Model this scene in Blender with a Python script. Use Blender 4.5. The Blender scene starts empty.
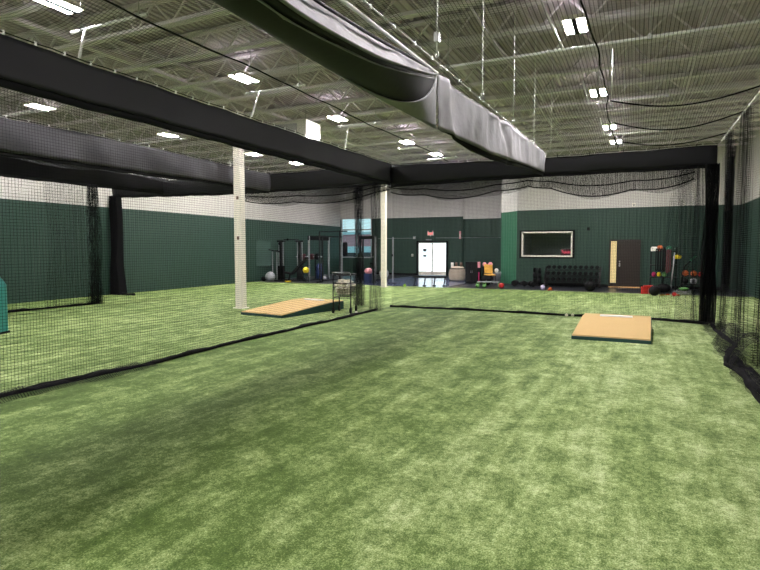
import bpy, math, random
from mathutils import Vector, Matrix, Euler
random.seed(7)
S = bpy.context.scene
COL = S.collection
PI = math.pi

# ------------------------------------------------------------------ camera
F = 548.0; CAMH = 1.65
cam = bpy.data.cameras.new('camera')
cam.sensor_width = 36.0; cam.lens = F * 36.0 / 760.0
cam.clip_start = 0.05; cam.clip_end = 500
camo = bpy.data.objects.new('camera', cam); COL.objects.link(camo)
d = Vector((257.0, 36.0, -F)).normalized()
up = Vector((0, -d.z, d.y)).normalized()
rt = d.cross(up)
M4 = Matrix((rt, d, up)).to_4x4()
M4.translation = Vector((0, 0, CAMH))
camo.matrix_world = M4
S.camera = camo
S.view_settings.view_transform = 'Standard'; S.view_settings.look = 'None'
S.view_settings.gamma = 1.0; S.view_settings.use_curve_mapping = False
S.view_settings.exposure = 0.0
S.cycles.transparent_max_bounces = 48
S.cycles.max_bounces = 10
S.cycles.diffuse_bounces = 5
S.cycles.sample_clamp_indirect = 8.0

# ------------------------------------------------------------------ materials
def srgb(r, g, b):
    f = lambda c: (c / 12.92 if c <= 0.04045 else ((c + 0.055) / 1.055) ** 2.4)
    return (f(r / 255), f(g / 255), f(b / 255), 1)

def newmat(name):
    m = bpy.data.materials.new(name); m.use_nodes = True
    nt = m.node_tree
    return m, nt, nt.nodes['Principled BSDF'], nt.nodes['Material Output']

def mat(name, col, rough=0.6, metal=0.0, var=0.12, scale=9.0, bump=0.0, bscale=60.0, spec=0.5, emit=None, es=0.0):
    m, nt, b, out = newmat(name)
    N = nt.nodes; L = nt.links
    tc = N.new('ShaderNodeTexCoord')
    nz = N.new('ShaderNodeTexNoise'); nz.inputs['Scale'].default_value = scale; nz.inputs['Detail'].default_value = 4
    L.new(tc.outputs['Object'], nz.inputs['Vector'])
    mx = N.new('ShaderNodeMix'); mx.data_type = 'RGBA'
    c = Vector(col[:3])
    mx.inputs['A'].default_value = (*(c * (1 - var)), 1)
    mx.inputs['B'].default_value = (*[min(1, v * (1 + var)) for v in c], 1)
    L.new(nz.outputs['Fac'], mx.inputs['Factor'])
    L.new(mx.outputs['Result'], b.inputs['Base Color'])
    b.inputs['Roughness'].default_value = rough
    b.inputs['Metallic'].default_value = metal
    b.inputs['Specular IOR Level'].default_value = spec
    if bump:
        n2 = N.new('ShaderNodeTexNoise'); n2.inputs['Scale'].default_value = bscale
        L.new(tc.outputs['Object'], n2.inputs['Vector'])
        bp = N.new('ShaderNodeBump'); bp.inputs['Strength'].default_value = bump; bp.inputs['Distance'].default_value = 0.01
        L.new(n2.outputs['Fac'], bp.inputs['Height']); L.new(bp.outputs['Normal'], b.inputs['Normal'])
    if emit:
        b.inputs['Emission Color'].default_value = emit; b.inputs['Emission Strength'].default_value = es
    return m

def emission(name, col, s):
    m, nt, b, out = newmat(name)
    b.inputs['Base Color'].default_value = (.02, .02, .02, 1)
    b.inputs['Emission Color'].default_value = col; b.inputs['Emission Strength'].default_value = s
    return m

def netmat(name, cell=0.045, w=0.0036, col=(.005, .005, .006, 1)):
    m, nt, b, out = newmat(name)
    N = nt.nodes; L = nt.links
    b.inputs['Base Color'].default_value = col; b.inputs['Roughness'].default_value = .8; b.inputs['Specular IOR Level'].default_value = .1
    uv = N.new('ShaderNodeUVMap'); uv.uv_map = 'UVMap'
    sp = N.new('ShaderNodeSeparateXYZ'); L.new(uv.outputs['UV'], sp.inputs[0])
    def strand(sock):
        a = N.new('ShaderNodeMath'); a.operation = 'DIVIDE'; a.inputs[1].default_value = cell; L.new(sock, a.inputs[0])
        f = N.new('ShaderNodeMath'); f.operation = 'FRACT'; L.new(a.outputs[0], f.inputs[0])
        c = N.new('ShaderNodeMath'); c.operation = 'LESS_THAN'; c.inputs[1].default_value = w / cell; L.new(f.outputs[0], c.inputs[0])
        return c.outputs[0]
    mx = N.new('ShaderNodeMath'); mx.operation = 'MAXIMUM'
    L.new(strand(sp.outputs['X']), mx.inputs[0]); L.new(strand(sp.outputs['Y']), mx.inputs[1])
    tr = N.new('ShaderNodeBsdfTransparent')
    ms = N.new('ShaderNodeMixShader')
    L.new(mx.outputs[0], ms.inputs[0]); L.new(tr.outputs[0], ms.inputs[1]); L.new(b.outputs[0], ms.inputs[2])
    L.new(ms.outputs[0], out.inputs['Surface'])
    return m

def ribmat(name, lo, hi, split, period, rough=.6, bump=.5, axis='Y', vary=.10):
    """painted ribbed wall liner: one paint below the split height, another above"""
    m, nt, b, out = newmat(name)
    N = nt.nodes; L = nt.links
    g = N.new('ShaderNodeNewGeometry')
    sp = N.new('ShaderNodeSeparateXYZ'); L.new(g.outputs['Position'], sp.inputs[0])
    st = N.new('ShaderNodeMath'); st.operation = 'GREATER_THAN'; st.inputs[1].default_value = split
    L.new(sp.outputs['Z'], st.inputs[0])
    mx = N.new('ShaderNodeMix'); mx.data_type = 'RGBA'
    mx.inputs['A'].default_value = lo; mx.inputs['B'].default_value = hi
    L.new(st.outputs[0], mx.inputs['Factor'])
    nz = N.new('ShaderNodeTexNoise'); nz.inputs['Scale'].default_value = 1.3; nz.inputs['Detail'].default_value = 5
    L.new(g.outputs['Position'], nz.inputs['Vector'])
    mr = N.new('ShaderNodeMapRange'); mr.inputs['To Min'].default_value = 1 - vary; mr.inputs['To Max'].default_value = 1 + vary
    L.new(nz.outputs['Fac'], mr.inputs['Value'])
    mul = N.new('ShaderNodeMix'); mul.data_type = 'RGBA'; mul.blend_type = 'MULTIPLY'; mul.inputs['Factor'].default_value = 1
    L.new(mx.outputs['Result'], mul.inputs['A']); L.new(mr.outputs[0], mul.inputs['B'])
    L.new(mul.outputs['Result'], b.inputs['Base Color'])
    b.inputs['Roughness'].default_value = rough
    dv = N.new('ShaderNodeMath'); dv.operation = 'DIVIDE'; dv.inputs[1].default_value = period
    L.new(sp.outputs[axis], dv.inputs[0])
    fr = N.new('ShaderNodeMath'); fr.operation = 'PINGPONG'; fr.inputs[1].default_value = .5; L.new(dv.outputs[0], fr.inputs[0])
    sm = N.new('ShaderNodeMapRange'); sm.inputs['From Min'].default_value = .18; sm.inputs['From Max'].default_value = .32
    L.new(fr.outputs[0], sm.inputs['Value'])
    bp = N.new('ShaderNodeBump'); bp.inputs['Strength'].default_value = bump; bp.inputs['Distance'].default_value = .03
    L.new(sm.outputs[0], bp.inputs['Height']); L.new(bp.outputs['Normal'], b.inputs['Normal'])
    return m

def turfmat():
    m, nt, b, out = newmat('artificial_turf')
    N = nt.nodes; L = nt.links
    g = N.new('ShaderNodeNewGeometry')
    def noise(sx, sy, scale, detail=4, rough=.55, seed=0.0, dist=0.0):
        mp = N.new('ShaderNodeMapping'); mp.inputs['Scale'].default_value = (sx, sy, 1); mp.inputs['Location'].default_value = (seed, seed * .7, 0)
        L.new(g.outputs['Position'], mp.inputs['Vector'])
        n = N.new('ShaderNodeTexNoise'); n.inputs['Scale'].default_value = scale; n.inputs['Detail'].default_value = detail
        n.inputs['Roughness'].default_value = rough; n.inputs['Distortion'].default_value = dist
        L.new(mp.outputs[0], n.inputs['Vector']); return n.outputs['Fac']
    def math_(op, a, bb):
        n = N.new('ShaderNodeMath'); n.operation = op
        for i, v in enumerate((a, bb)):
            if isinstance(v, (int, float)): n.inputs[i].default_value = v
            else: L.new(v, n.inputs[i])
        return n.outputs[0]
    big = noise(1, .45, .55, 3, .5, 3.1)
    patch = noise(1, .75, 3.2, 9, .76, 9.4, .2)
    track = noise(5.0, .30, 1.6, 5, .65, 4.4, .1)
    streak = noise(2.2, .28, 1.3, 4, .6, 1.7)
    fine = noise(1, .8, 24, 5, .75, 0.3)
    blade = noise(1.0, .7, 110, 2, .7, 5.3)
    s = math_('ADD', math_('MULTIPLY', big, .6), math_('MULTIPLY', patch, 2.0))
    s = math_('ADD', s, math_('MULTIPLY', streak, .75))
    s = math_('ADD', s, math_('MULTIPLY', track, .7))
    s = math_('ADD', s, math_('MULTIPLY', fine, 1.5))
    s = math_('ADD', s, math_('MULTIPLY', blade, 1.7))
    # turf colour is darker next to the left divider and grows paler towards the right
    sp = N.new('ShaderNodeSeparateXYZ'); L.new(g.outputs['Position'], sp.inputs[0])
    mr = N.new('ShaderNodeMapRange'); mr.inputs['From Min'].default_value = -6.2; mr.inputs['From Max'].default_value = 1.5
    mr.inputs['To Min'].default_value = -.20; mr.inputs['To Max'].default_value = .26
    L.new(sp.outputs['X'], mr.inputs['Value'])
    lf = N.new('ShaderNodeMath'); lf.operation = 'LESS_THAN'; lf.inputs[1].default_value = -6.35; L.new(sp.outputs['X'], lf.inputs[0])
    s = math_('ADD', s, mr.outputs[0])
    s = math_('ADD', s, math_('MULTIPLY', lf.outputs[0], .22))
    cr = N.new('ShaderNodeValToRGB')
    e = cr.color_ramp.elements
    e[0].position = 0.0; e[0].color = (.040, .080, .012, 1)
    e[1].position = 1.0; e[1].color = (.615, .71, .375, 1)
    x = cr.color_ramp.elements.new(.40); x.color = (.106, .174, .036, 1)
    x = cr.color_ramp.elements.new(.66); x.color = (.280, .368, .131, 1)
    nrm = N.new('ShaderNodeMapRange'); nrm.inputs['From Min'].default_value = 3.02; nrm.inputs['From Max'].default_value = 4.32
    L.new(s, nrm.inputs['Value']); L.new(nrm.outputs[0], cr.inputs[0])
    L.new(cr.outputs['Color'], b.inputs['Base Color'])
    b.inputs['Roughness'].default_value = .75
    b.inputs['Specular IOR Level'].default_value = .25
    hb = math_('ADD', math_('MULTIPLY', fine, .8), blade)
    bp = N.new('ShaderNodeBump'); bp.inputs['Strength'].default_value = .55; bp.inputs['Distance'].default_value = .02
    L.new(hb, bp.inputs['Height']); L.new(bp.outputs['Normal'], b.inputs['Normal'])
    return m

GREEN = srgb(33, 60, 49); WHITE = srgb(196, 192, 186)
M = dict(
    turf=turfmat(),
    entry=mat('entry_floor', srgb(84, 92, 122), .16, var=.10, scale=6),
    rubber=mat('gym_rubber_floor', srgb(38, 39, 46), .30, var=.15, scale=30),
    wall_l=ribmat('left_wall_panels', GREEN, WHITE, 3.14, .20, axis='Y'),
    wall_b=ribmat('back_wall_panels', GREEN, WHITE, 3.62, .20, axis='X'),
    wall_b2=ribmat('back_wall_recess_panels', GREEN, WHITE, 3.47, .20, axis='X'),
    wall_o=ribmat('office_wall_panels', GREEN, WHITE, 3.41, .15, axis='X'),
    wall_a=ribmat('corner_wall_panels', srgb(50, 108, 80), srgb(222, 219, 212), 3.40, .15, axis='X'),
    wall_r=ribmat('right_wall_panels', GREEN, WHITE, 3.41, .20, axis='Y'),
    deck=mat('roof_deck', srgb(208, 194, 206), .6, var=.05, scale=2),
    joist=mat('joist_paint', srgb(236, 226, 234), .6, var=.06),
    white=mat('white_paint', srgb(226, 220, 205), .55, var=.05),
    pipe=mat('white_pipe', srgb(246, 244, 242), .4, var=.04),
    galv=mat('galvanised_steel', srgb(190, 190, 188), .4, .6),
    vinyl=mat('charcoal_vinyl', srgb(27, 26, 31), .62, spec=.35, var=.14, scale=3, bump=.12, bscale=25),
    vinyl2=mat('grey_vinyl', srgb(120, 118, 121), .62, spec=.35, var=.18, scale=4, bump=.9, bscale=7),
    blackvinyl=mat('black_vinyl', srgb(16, 16, 20), .65, var=.14, scale=3, bump=.15, bscale=12, spec=.3),
    creased=mat('creased_vinyl', srgb(50, 49, 53), .58, var=.25, scale=2, bump=1.0, bscale=4.5, spec=.4),
    hem=mat('black_hem', srgb(10, 10, 12), .8, spec=.2),
    rope=mat('black_rope', srgb(12, 12, 13), .9, spec=.2, bump=.6, bscale=90),
    net=netmat('knotless_net', .036, .0035),
    netroof=netmat('roof_net', .040, .0044),
    netthick=netmat('bunched_net', .030, .0070),
    netmid=netmat('folded_net', .040, .0075),
    netdense=netmat('tight_net', .020, .0125),
    black=mat('black_steel', srgb(14, 14, 16), .5, spec=.3, var=.1),
    dark=mat('black_rubber', srgb(11, 11, 13), .65, spec=.18, var=.2, scale=20),
    grey=mat('grey_steel', srgb(140, 142, 145), .4, .3),
    tan=mat('tan_turf_top', srgb(198, 166, 110), .85, var=.13, scale=60, bump=.4, bscale=180),
    teal=mat('dark_teal_edge', srgb(18, 62, 62), .5),
    pad=mat('teal_vinyl_pad', srgb(28, 116, 112), .4, var=.08, bump=.1, bscale=12),
    rubberw=mat('white_rubber', srgb(232, 230, 222), .5, var=.04),
    leather=mat('scuffed_ball_leather', srgb(238, 226, 206), .6, var=.25, scale=40),
    wood=mat('pale_wood', srgb(196, 158, 104), .5, var=.1),
    door=mat('dark_brown_door', srgb(42, 32, 28), .4, var=.1),
    yellow=mat('yellow_plastic', srgb(232, 206, 40), .4),
    amber=mat('amber_plastic', srgb(222, 168, 62), .45),
    blue=mat('blue_plastic', srgb(24, 44, 86), .5),
    red=mat('red_plastic', srgb(190, 34, 34), .5),
    pink=mat('pink_plastic', srgb(228, 150, 160), .5),
    magenta=mat('magenta_fabric', srgb(170, 30, 90), .6),
    maroon=mat('maroon_rubber', srgb(74, 28, 34), .6),
    orange=mat('orange_plastic', srgb(178, 88, 40), .6),
    lime=mat('lime_plastic', srgb(170, 220, 50), .4),
    greenp=mat('green_plastic', srgb(104, 160, 88), .5),
    emerald=mat('emerald_plastic', srgb(24, 104, 72), .5),
    silver=mat('silver_vinyl', srgb(150, 152, 158), .3, var=.2),
    beige=mat('beige_canvas', srgb(186, 172, 152), .8, var=.12, bump=.3, bscale=20),
    brown=mat('brown_plastic', srgb(96, 74, 60), .6),
    lilac=mat('lilac_plastic', srgb(190, 180, 214), .4),
    glassdark=mat('dark_window_glass', srgb(30, 34, 36), .08, var=.02),
    mirror=mat('wall_mirror_glass', srgb(92, 118, 108), .25, .5, var=.03),
    duct=mat('white_duct', srgb(222, 220, 210), .45, .1),
    asphalt=mat('asphalt', srgb(150, 150, 150), .9),
    brick=mat('red_brick', srgb(226, 150, 156), .9),
    offwhite=mat('pale_siding', srgb(225, 228, 232), .9),
    carpaint=mat('car_paint', srgb(60, 70, 90), .3),
    paper=mat('grey_paper', srgb(90, 90, 92), .8),
    lamp=emission('led_panel', (1.0, .950, .955, 1), 520.0),
    upfill=emission('added_upward_fill', (1.0, .94, .97, 1), 26.0),  # fill glow for the ceiling, added to the fixtures
    lit=emission('backlit_door_glass', (.78, .95, 1.0, 1), 2.6),
    sidelit=emission('lit_side_window', srgb(238, 212, 146), 1.0),
    exitred=emission('exit_letters', (1.0, .06, .08, 1), 2.2),
    neon=emission('pink_sign_tube', srgb(226, 70, 96), .9),
)
mg, nt, b, out = newmat('clear_window_glass')
tr = nt.nodes.new('ShaderNodeBsdfTransparent'); tr.inputs[0].default_value = (.93, .97, .97, 1)
gl = nt.nodes.new('ShaderNodeBsdfGlossy'); gl.inputs['Roughness'].default_value = .02
ms = nt.nodes.new('ShaderNodeMixShader'); ms.inputs[0].default_value = .06
nt.links.new(tr.outputs[0], ms.inputs[1]); nt.links.new(gl.outputs[0], ms.inputs[2]); nt.links.new(ms.outputs[0], out.inputs['Surface'])
M['glass'] = mg

# ------------------------------------------------------------------ mesh builder
class MB:
    def __init__(s): s.v = []; s.f = []; s.uv = {}; s.sm = []
    def add(s, vs, fs, smooth=False, uvs=None):
        o = len(s.v); s.v += [tuple(v) for v in vs]
        for i, f in enumerate(fs):
            if uvs: s.uv[len(s.f)] = [uvs[k] for k in f]
            s.f.append(tuple(k + o for k in f)); s.sm.append(smooth)
        return s
    def box(s, c, size, rot=None):
        hx, hy, hz = size[0] / 2, size[1] / 2, size[2] / 2
        vs = [Vector((x, y, z)) for x in (-hx, hx) for y in (-hy, hy) for z in (-hz, hz)]
        if rot: R = Euler(rot).to_matrix(); vs = [R @ v for v in vs]
        vs = [v + Vector(c) for v in vs]
        return s.add(vs, [(0, 1, 3, 2), (4, 6, 7, 5), (0, 4, 5, 1), (2, 3, 7, 6), (0, 2, 6, 4), (1, 5, 7, 3)])
    def bar(s, p, q, w, h=None, up=(0, 0, 1)):
        p = Vector(p); q = Vector(q); h = h or w; t = (q - p).normalized(); u = Vector(up)
        if abs(t.dot(u)) > .98: u = Vector((1, 0, 0))
        a = t.cross(u).normalized(); bb = a.cross(t)
        vs = [e + a * i * w / 2 + bb * j * h / 2 for e in (p, q) for i in (-1, 1) for j in (-1, 1)]
        return s.add(vs, [(0, 1, 3, 2), (4, 6, 7, 5), (0, 4, 5, 1), (2, 3, 7, 6), (0, 2, 6, 4), (1, 5, 7, 3)])
    def tube(s, path, r, n=8, cap=True, closed=False):
        P = [Vector(p) for p in path]; k = len(P); rs = r if isinstance(r, (list, tuple)) else [r] * k
        vs = []; prev = None
        for i in range(k):
            t = (P[min(i + 1, k - 1)] - P[max(i - 1, 0)]).normalized()
            if prev is None:
                u = Vector((0, 0, 1)) if abs(t.z) < .95 else Vector((1, 0, 0)); a = t.cross(u).normalized()
            else: a = (prev - t * prev.dot(t)).normalized()
            prev = a; bb = t.cross(a)
            for j in range(n):
                an = 2 * PI * j / n; vs.append(P[i] + a * math.cos(an) * rs[i] + bb * math.sin(an) * rs[i])
        fs = [(i * n + j, i * n + (j + 1) % n, (i + 1) * n + (j + 1) % n, (i + 1) * n + j) for i in range(k - 1) for j in range(n)]
        if cap: fs += [tuple(range(n))[::-1], tuple((k - 1) * n + j for j in range(n))]
        return s.add(vs, fs, True)
    def lathe(s, prof, c=(0, 0, 0), n=20, axis='z', sy=1.0):
        vs = []
        for (r, z) in prof:
            for j in range(n):
                a = 2 * PI * j / n; x, y = r * math.cos(a), r * math.sin(a) * sy
                p = (x, y, z) if axis == 'z' else ((z, x, y) if axis == 'x' else (x, z, y))
                vs.append(Vector(p) + Vector(c))
        k = len(prof)
        fs = [(i * n + j, i * n + (j + 1) % n, (i + 1) * n + (j + 1) % n, (i + 1) * n + j) for i in range(k - 1) for j in range(n)]
        fs += [tuple(range(n))[::-1], tuple((k - 1) * n + j for j in range(n))]
        return s.add(vs, fs, True)
    def ball(s, c, r, n=16, m=9, sc=(1, 1, 1)):
        vs = [Vector((0, 0, -r * sc[2]))]
        for i in range(1, m):
            t = -PI / 2 + PI * i / m
            for j in range(n):
                a = 2 * PI * j / n; vs.append(Vector((r * math.cos(t) * math.cos(a) * sc[0], r * math.cos(t) * math.sin(a) * sc[1], r * math.sin(t) * sc[2])))
        vs.append(Vector((0, 0, r * sc[2])))
        fs = [(0, 1 + (j + 1) % n, 1 + j) for j in range(n)]
        fs += [(1 + i * n + j, 1 + i * n + (j + 1) % n, 1 + (i + 1) * n + (j + 1) % n, 1 + (i + 1) * n + j) for i in range(m - 2) for j in range(n)]
        e = len(vs) - 1; o = 1 + (m - 2) * n
        fs += [(e, o + j, o + (j + 1) % n) for j in range(n)]
        return s.add([v + Vector(c) for v in vs], fs, True)
    def prism(s, pts, y0, y1, plane='xz'):
        n = len(pts)
        mk = (lambda p, y: (p[0], y, p[1])) if plane == 'xz' else ((lambda p, y: (y, p[0], p[1])) if plane == 'yz' else (lambda p, y: (p[0], p[1], y)))
        vs = [mk(p, y0) for p in pts] + [mk(p, y1) for p in pts]
        fs = [tuple(range(n)), tuple(range(n, 2 * n))[::-1]] + [(i, n + i, n + (i + 1) % n, (i + 1) % n) for i in range(n)]
        return s.add(vs, fs)
    def grid(s, fn, us, vs_, uvf=None):
        P = [fn(u, v) for v in vs_ for u in us]; w = len(us)
        fs = [(j * w + i, j * w + i + 1, (j + 1) * w + i + 1, (j + 1) * w + i) for j in range(len(vs_) - 1) for i in range(w - 1)]
        uvs = [(uvf(u, v) if uvf else (u, v)) for v in vs_ for u in us]
        return s.add(P, fs, True, uvs)
    def build(s, name, m, parent=None, bevel=0, solid=0, off=(0, 0, 0)):
        me = bpy.data.meshes.new(name)
        o3 = Vector(off)
        me.from_pydata([tuple(Vector(v) - o3) for v in s.v], [], s.f)
        me.polygons.foreach_set('use_smooth', s.sm)
        if s.uv:
            ul = me.uv_layers.new(name='UVMap')
            for fi, pl in enumerate(me.polygons):
                q = s.uv.get(fi)
                if q:
                    for li, t in zip(pl.loop_indices, q): ul.data[li].uv = t
        me.materials.append(M[m] if isinstance(m, str) else m)
        me.update()
        o = bpy.data.objects.new(name, me); COL.objects.link(o)
        if parent: o.parent = parent
        if bevel:
            bv = o.modifiers.new('bevel', 'BEVEL'); bv.width = bevel; bv.segments = 2; bv.limit_method = 'ANGLE'
        if solid:
            sd = o.modifiers.new('solid', 'SOLIDIFY'); sd.thickness = solid; sd.offset = 0
        return o

def lin(a, b, n): return [a + (b - a) * i / (n - 1) for i in range(n)]
def thing(name, label, cat, loc=(0, 0, 0), rz=0, group=None):
    o = bpy.data.objects.new(name, None); COL.objects.link(o); o.empty_display_size = .1
    o.location = loc; o.rotation_euler = (0, 0, rz)
    return tag(o, label, cat, group)
def tag(o, label, cat, group=None):
    o['label'] = label; o['category'] = cat; o['kind'] = 'thing'
    if group: o['group'] = group
    return o
def struct(o): o['kind'] = 'structure'; return o
def dup(root, loc, rz=None, label=None, group=None):
    r = root.copy(); COL.objects.link(r); r.location = loc
    if rz is not None: r.rotation_euler = (0, 0, rz)
    if label: r['label'] = label
    if group: r['group'] = group
    for ch in root.children:
        c = ch.copy(); COL.objects.link(c); c.parent = r
        for g in ch.children:
            q = g.copy(); COL.objects.link(q); q.parent = c
    return r
def at(o, loc, rz=0): o.location = loc; o.rotation_euler = (0, 0, rz); return o

# ------------------------------------------------------------------ the building shell
ZD = 6.12            # deck
XR = 3.72            # right wall
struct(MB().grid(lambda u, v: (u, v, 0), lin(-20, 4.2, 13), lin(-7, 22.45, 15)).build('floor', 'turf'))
struct(MB().box((-1.6, 27.9, -.03), (11.8, 10.9, .06)).box((-16.2, 27.9, -.03), (7.8, 10.9, .06)).build('floor_gym', 'rubber'))
struct(MB().box((-9.9, 27.9, -.03), (4.8, 10.9, .06)).build('floor_entry', 'entry'))
# left wall runs very slightly outwards
def lwx(y): return -16.95 - (y - 8) * .045
mb = MB()
ya, yb, yc = -7.0, 24.0, 32.6
mb.prism([(lwx(ya), ya), (lwx(yc), yc), (lwx(yc) - .25, yc), (lwx(ya) - .25, ya)], 0, ZD, 'xy')
struct(mb.build('wall_left', 'wall_l'))
# back wall with openings for the window and the doors
def wallrects(name, m, rects, y, t=.22):
    b_ = MB()
    for (x0, x1, z0, z1) in rects: b_.box(((x0 + x1) / 2, y + t / 2, (z0 + z1) / 2), (x1 - x0, t, z1 - z0))
    return struct(b_.build(name, m))
wallrects('wall_back', 'wall_b', [(-18.4, -18.0, 0, ZD), (-18.0, -15.7, 0, 1.06), (-18.0, -15.7, 3.70, ZD), (-15.7, -12.55, 0, ZD),
                                   (-12.55, -10.5, 2.15, ZD), (-10.5, -9.6, 0, ZD)], 32.3)
wallrects('wall_back_recess', 'wall_b2', [(-9.6, -5.6, 0, ZD)], 32.45)
# office block walls, nearer
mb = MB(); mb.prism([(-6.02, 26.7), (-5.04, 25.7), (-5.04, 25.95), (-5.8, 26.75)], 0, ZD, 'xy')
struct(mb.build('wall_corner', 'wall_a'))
struct(MB().box((-5.9, 29.6, ZD / 2), (.2, 5.9, ZD)).build('wall_office_side', 'wall_r'))
wallrects('wall_office', 'wall_o', [(-5.04, -4.81, 0, ZD), (-4.81, -2.60, 0, 1.30), (-4.81, -2.60, 2.43, ZD), (-2.60, -1.08, 0, ZD),
                                    (-1.08, .13, 2.04, ZD), (.13, 3.12, 0, ZD)], 25.7)
struct(MB().box((XR + .12, 12.8, ZD / 2), (.24, 39.8, ZD)).build('wall_right', 'wall_r'))
struct(MB().box((3.60, 26.2, ZD / 2), (.28, .3, ZD)).build('wall_right_pier', 'wall_o'))
struct(MB().box((-1.0, 32.2, ZD / 2), (9.8, .2, ZD)).build('wall_hall_end', 'wall_o'))
struct(MB().box((-7.9, -7.1, ZD / 2), (24.6, .2, ZD)).build('wall_front', 'wall_l'))
dk = MB(); pr = []
xx = -19.2
while xx < 4.2:
    pr += [(xx, ZD + .04), (xx + .04, ZD + .04), (xx + .055, ZD), (xx + .138, ZD)]; xx += .15
n_ = len(pr)
dk.add([(p[0], y_, p[1]) for y_ in (-7.2, 32.9) for p in pr], [(i, i + 1, n_ + i + 1, n_ + i) for i in range(n_ - 1)])
dk.box((-7.5, 12.8, ZD + .12), (24.2, 40.2, .06))
struct(dk.build('ceiling', 'deck'))
# skirting under the office wall
struct(MB().box((-3.1, 25.685, .06), (4.0, .03, .12)).build('baseboard_office', 'dark'))
struct(MB().box((1.65, 25.685, .06), (2.95, .03, .12)).build('baseboard_office_right', 'dark'))
struct(MB().box((-14.1, 32.285, .06), (3.1, .03, .12)).build('baseboard_back', 'dark'))

# roof joists: open web trusses across the hall, flutes showing as gaps above the chord
def joist(y):
    j = MB(); x0, x1 = -18.2 if y > 12 else -17.5, XR - .02; zt, zb = ZD - .035, ZD - .50
    j.box(((x0 + x1) / 2, y - .04, zt - .02), (x1 - x0, .06, .06)); j.box(((x0 + x1) / 2, y + .04, zt - .02), (x1 - x0, .06, .06))
    j.box(((x0 + x1) / 2, y - .045, zb), (x1 - x0, .07, .06)); j.box(((x0 + x1) / 2, y + .045, zb), (x1 - x0, .07, .06))
    k = 0; x = x0 + .3; st = .42
    while x + st < x1:
        j.bar((x, y, zb if k % 2 else zt - .03), (x + st, y, zt - .03 if k % 2 else zb), .034); x += st; k += 1
    return struct(j.build('ceiling_beam', 'joist'))
yj = -5.6
while yj < 32:
    joist(yj); yj += 1.45
# girders on the column line and two bridging rows
g = MB(); gx = -9.98
g.box((gx, 12.8, 5.66), (.14, 39, .07)); g.box((gx, 12.8, 6.03), (.14, 39, .07))
yy = -6.4; k = 0
while yy < 31.5:
    g.bar((gx, yy, 5.68 if k % 2 else 6.0), (gx, yy + .72, 6.0 if k % 2 else 5.68), .04); yy += .72; k += 1
struct(g.build('ceiling_girder', 'joist'))
for bx in (-14.2, -6.0, -2.6, 1.0):
    struct(MB().box((bx, 12.8, ZD - .50), (.035, 39, .035)).box((bx, 12.8, ZD - .12), (.035, 39, .035)).build('ceiling_bridging', 'joist'))
# duct box near the column line
t = thing('duct_box', 'white boxy air duct end hanging under the roof', 'duct', (-9.75, 14.5, 4.93))
MB().box((0, 0, .29), (1.45, .8, .58)).build('duct_body', 'duct', t, bevel=.01)
MB().box((-.0, -.42, .29), (.8, .03, .40)).build('grille', 'galv', t)
for s_ in (-1, 1): MB().tube([(s_ * .45, 0, .58), (s_ * .45, 0, 1.16)], .012).build('hanger', 'galv', t)

# columns
for (x, y, w, lab) in ((-10.0, 12.19, .22, 'square white steel column just left of the left pitching mound'),
                       (-9.93, 21.62, .20, 'white steel column standing at the edge of the gym floor')):
    t = thing('steel_column', lab, 'column', (x, y, 0), .0, 'white steel columns')
    MB().box((0, 0, 2.70), (w, w, 5.38)).build('shaft', 'white', t, bevel=.012)
    MB().box((0, 0, .01), (w + .10, w + .10, .02)).build('base_plate', 'white', t)
    if w > .21:
        for z in (1.95, 3.05): MB().box((.035, -w / 2 - .012, z), (.06, .03, .09)).build('junction_box', 'brown', t)

# ------------------------------------------------------------------ windows and doors
wn = struct(thing('window_1', 'x', 'window')); 
for k_ in ('label', 'category'): del wn[k_]
fr = MB()
for x in (-18.0 + .04, -16.85, -15.74): fr.box((x, 32.34, 2.38), (.08, .10, 2.64))
for z in (1.10, 2.92, 3.66): fr.box((-16.85, 32.34, z), (2.3, .09, .07))
fr.build('window_frame', 'galv', wn)
MB().box((-16.85, 32.36, 2.38), (2.2, .012, 2.55)).build('pane', 'glass', wn)
# office window
wn = struct(thing('window_2', 'x', 'window'))
for k_ in ('label', 'category'): del wn[k_]
fr = MB(); X0, X1, Z0, Z1 = -4.81, -2.60, 1.30, 2.43
for z in (Z0 + .03, Z1 - .03): fr.box(((X0 + X1) / 2, 25.69, z), (X1 - X0, .10, .065))
for x in (X0 + .03, X1 - .03): fr.box((x, 25.69, (Z0 + Z1) / 2), (.065, .10, Z1 - Z0))
fr.build('window_frame', 'white', wn)
fr = MB()
for z in (Z0 - .03, Z1 + .03): fr.box(((X0 + X1) / 2, 25.685, z), (X1 - X0 + .2, .03, .07))
for x in (X0 - .06, X1 + .06): fr.box((x, 25.685, (Z0 + Z1) / 2), (.09, .03, Z1 - Z0 + .12))
fr.build('window_casing', 'dark', wn)
MB().box(((X0 + X1) / 2, 25.74, (Z0 + Z1) / 2), (X1 - X0, .012, Z1 - Z0)).build('pane', 'glass', wn)
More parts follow.
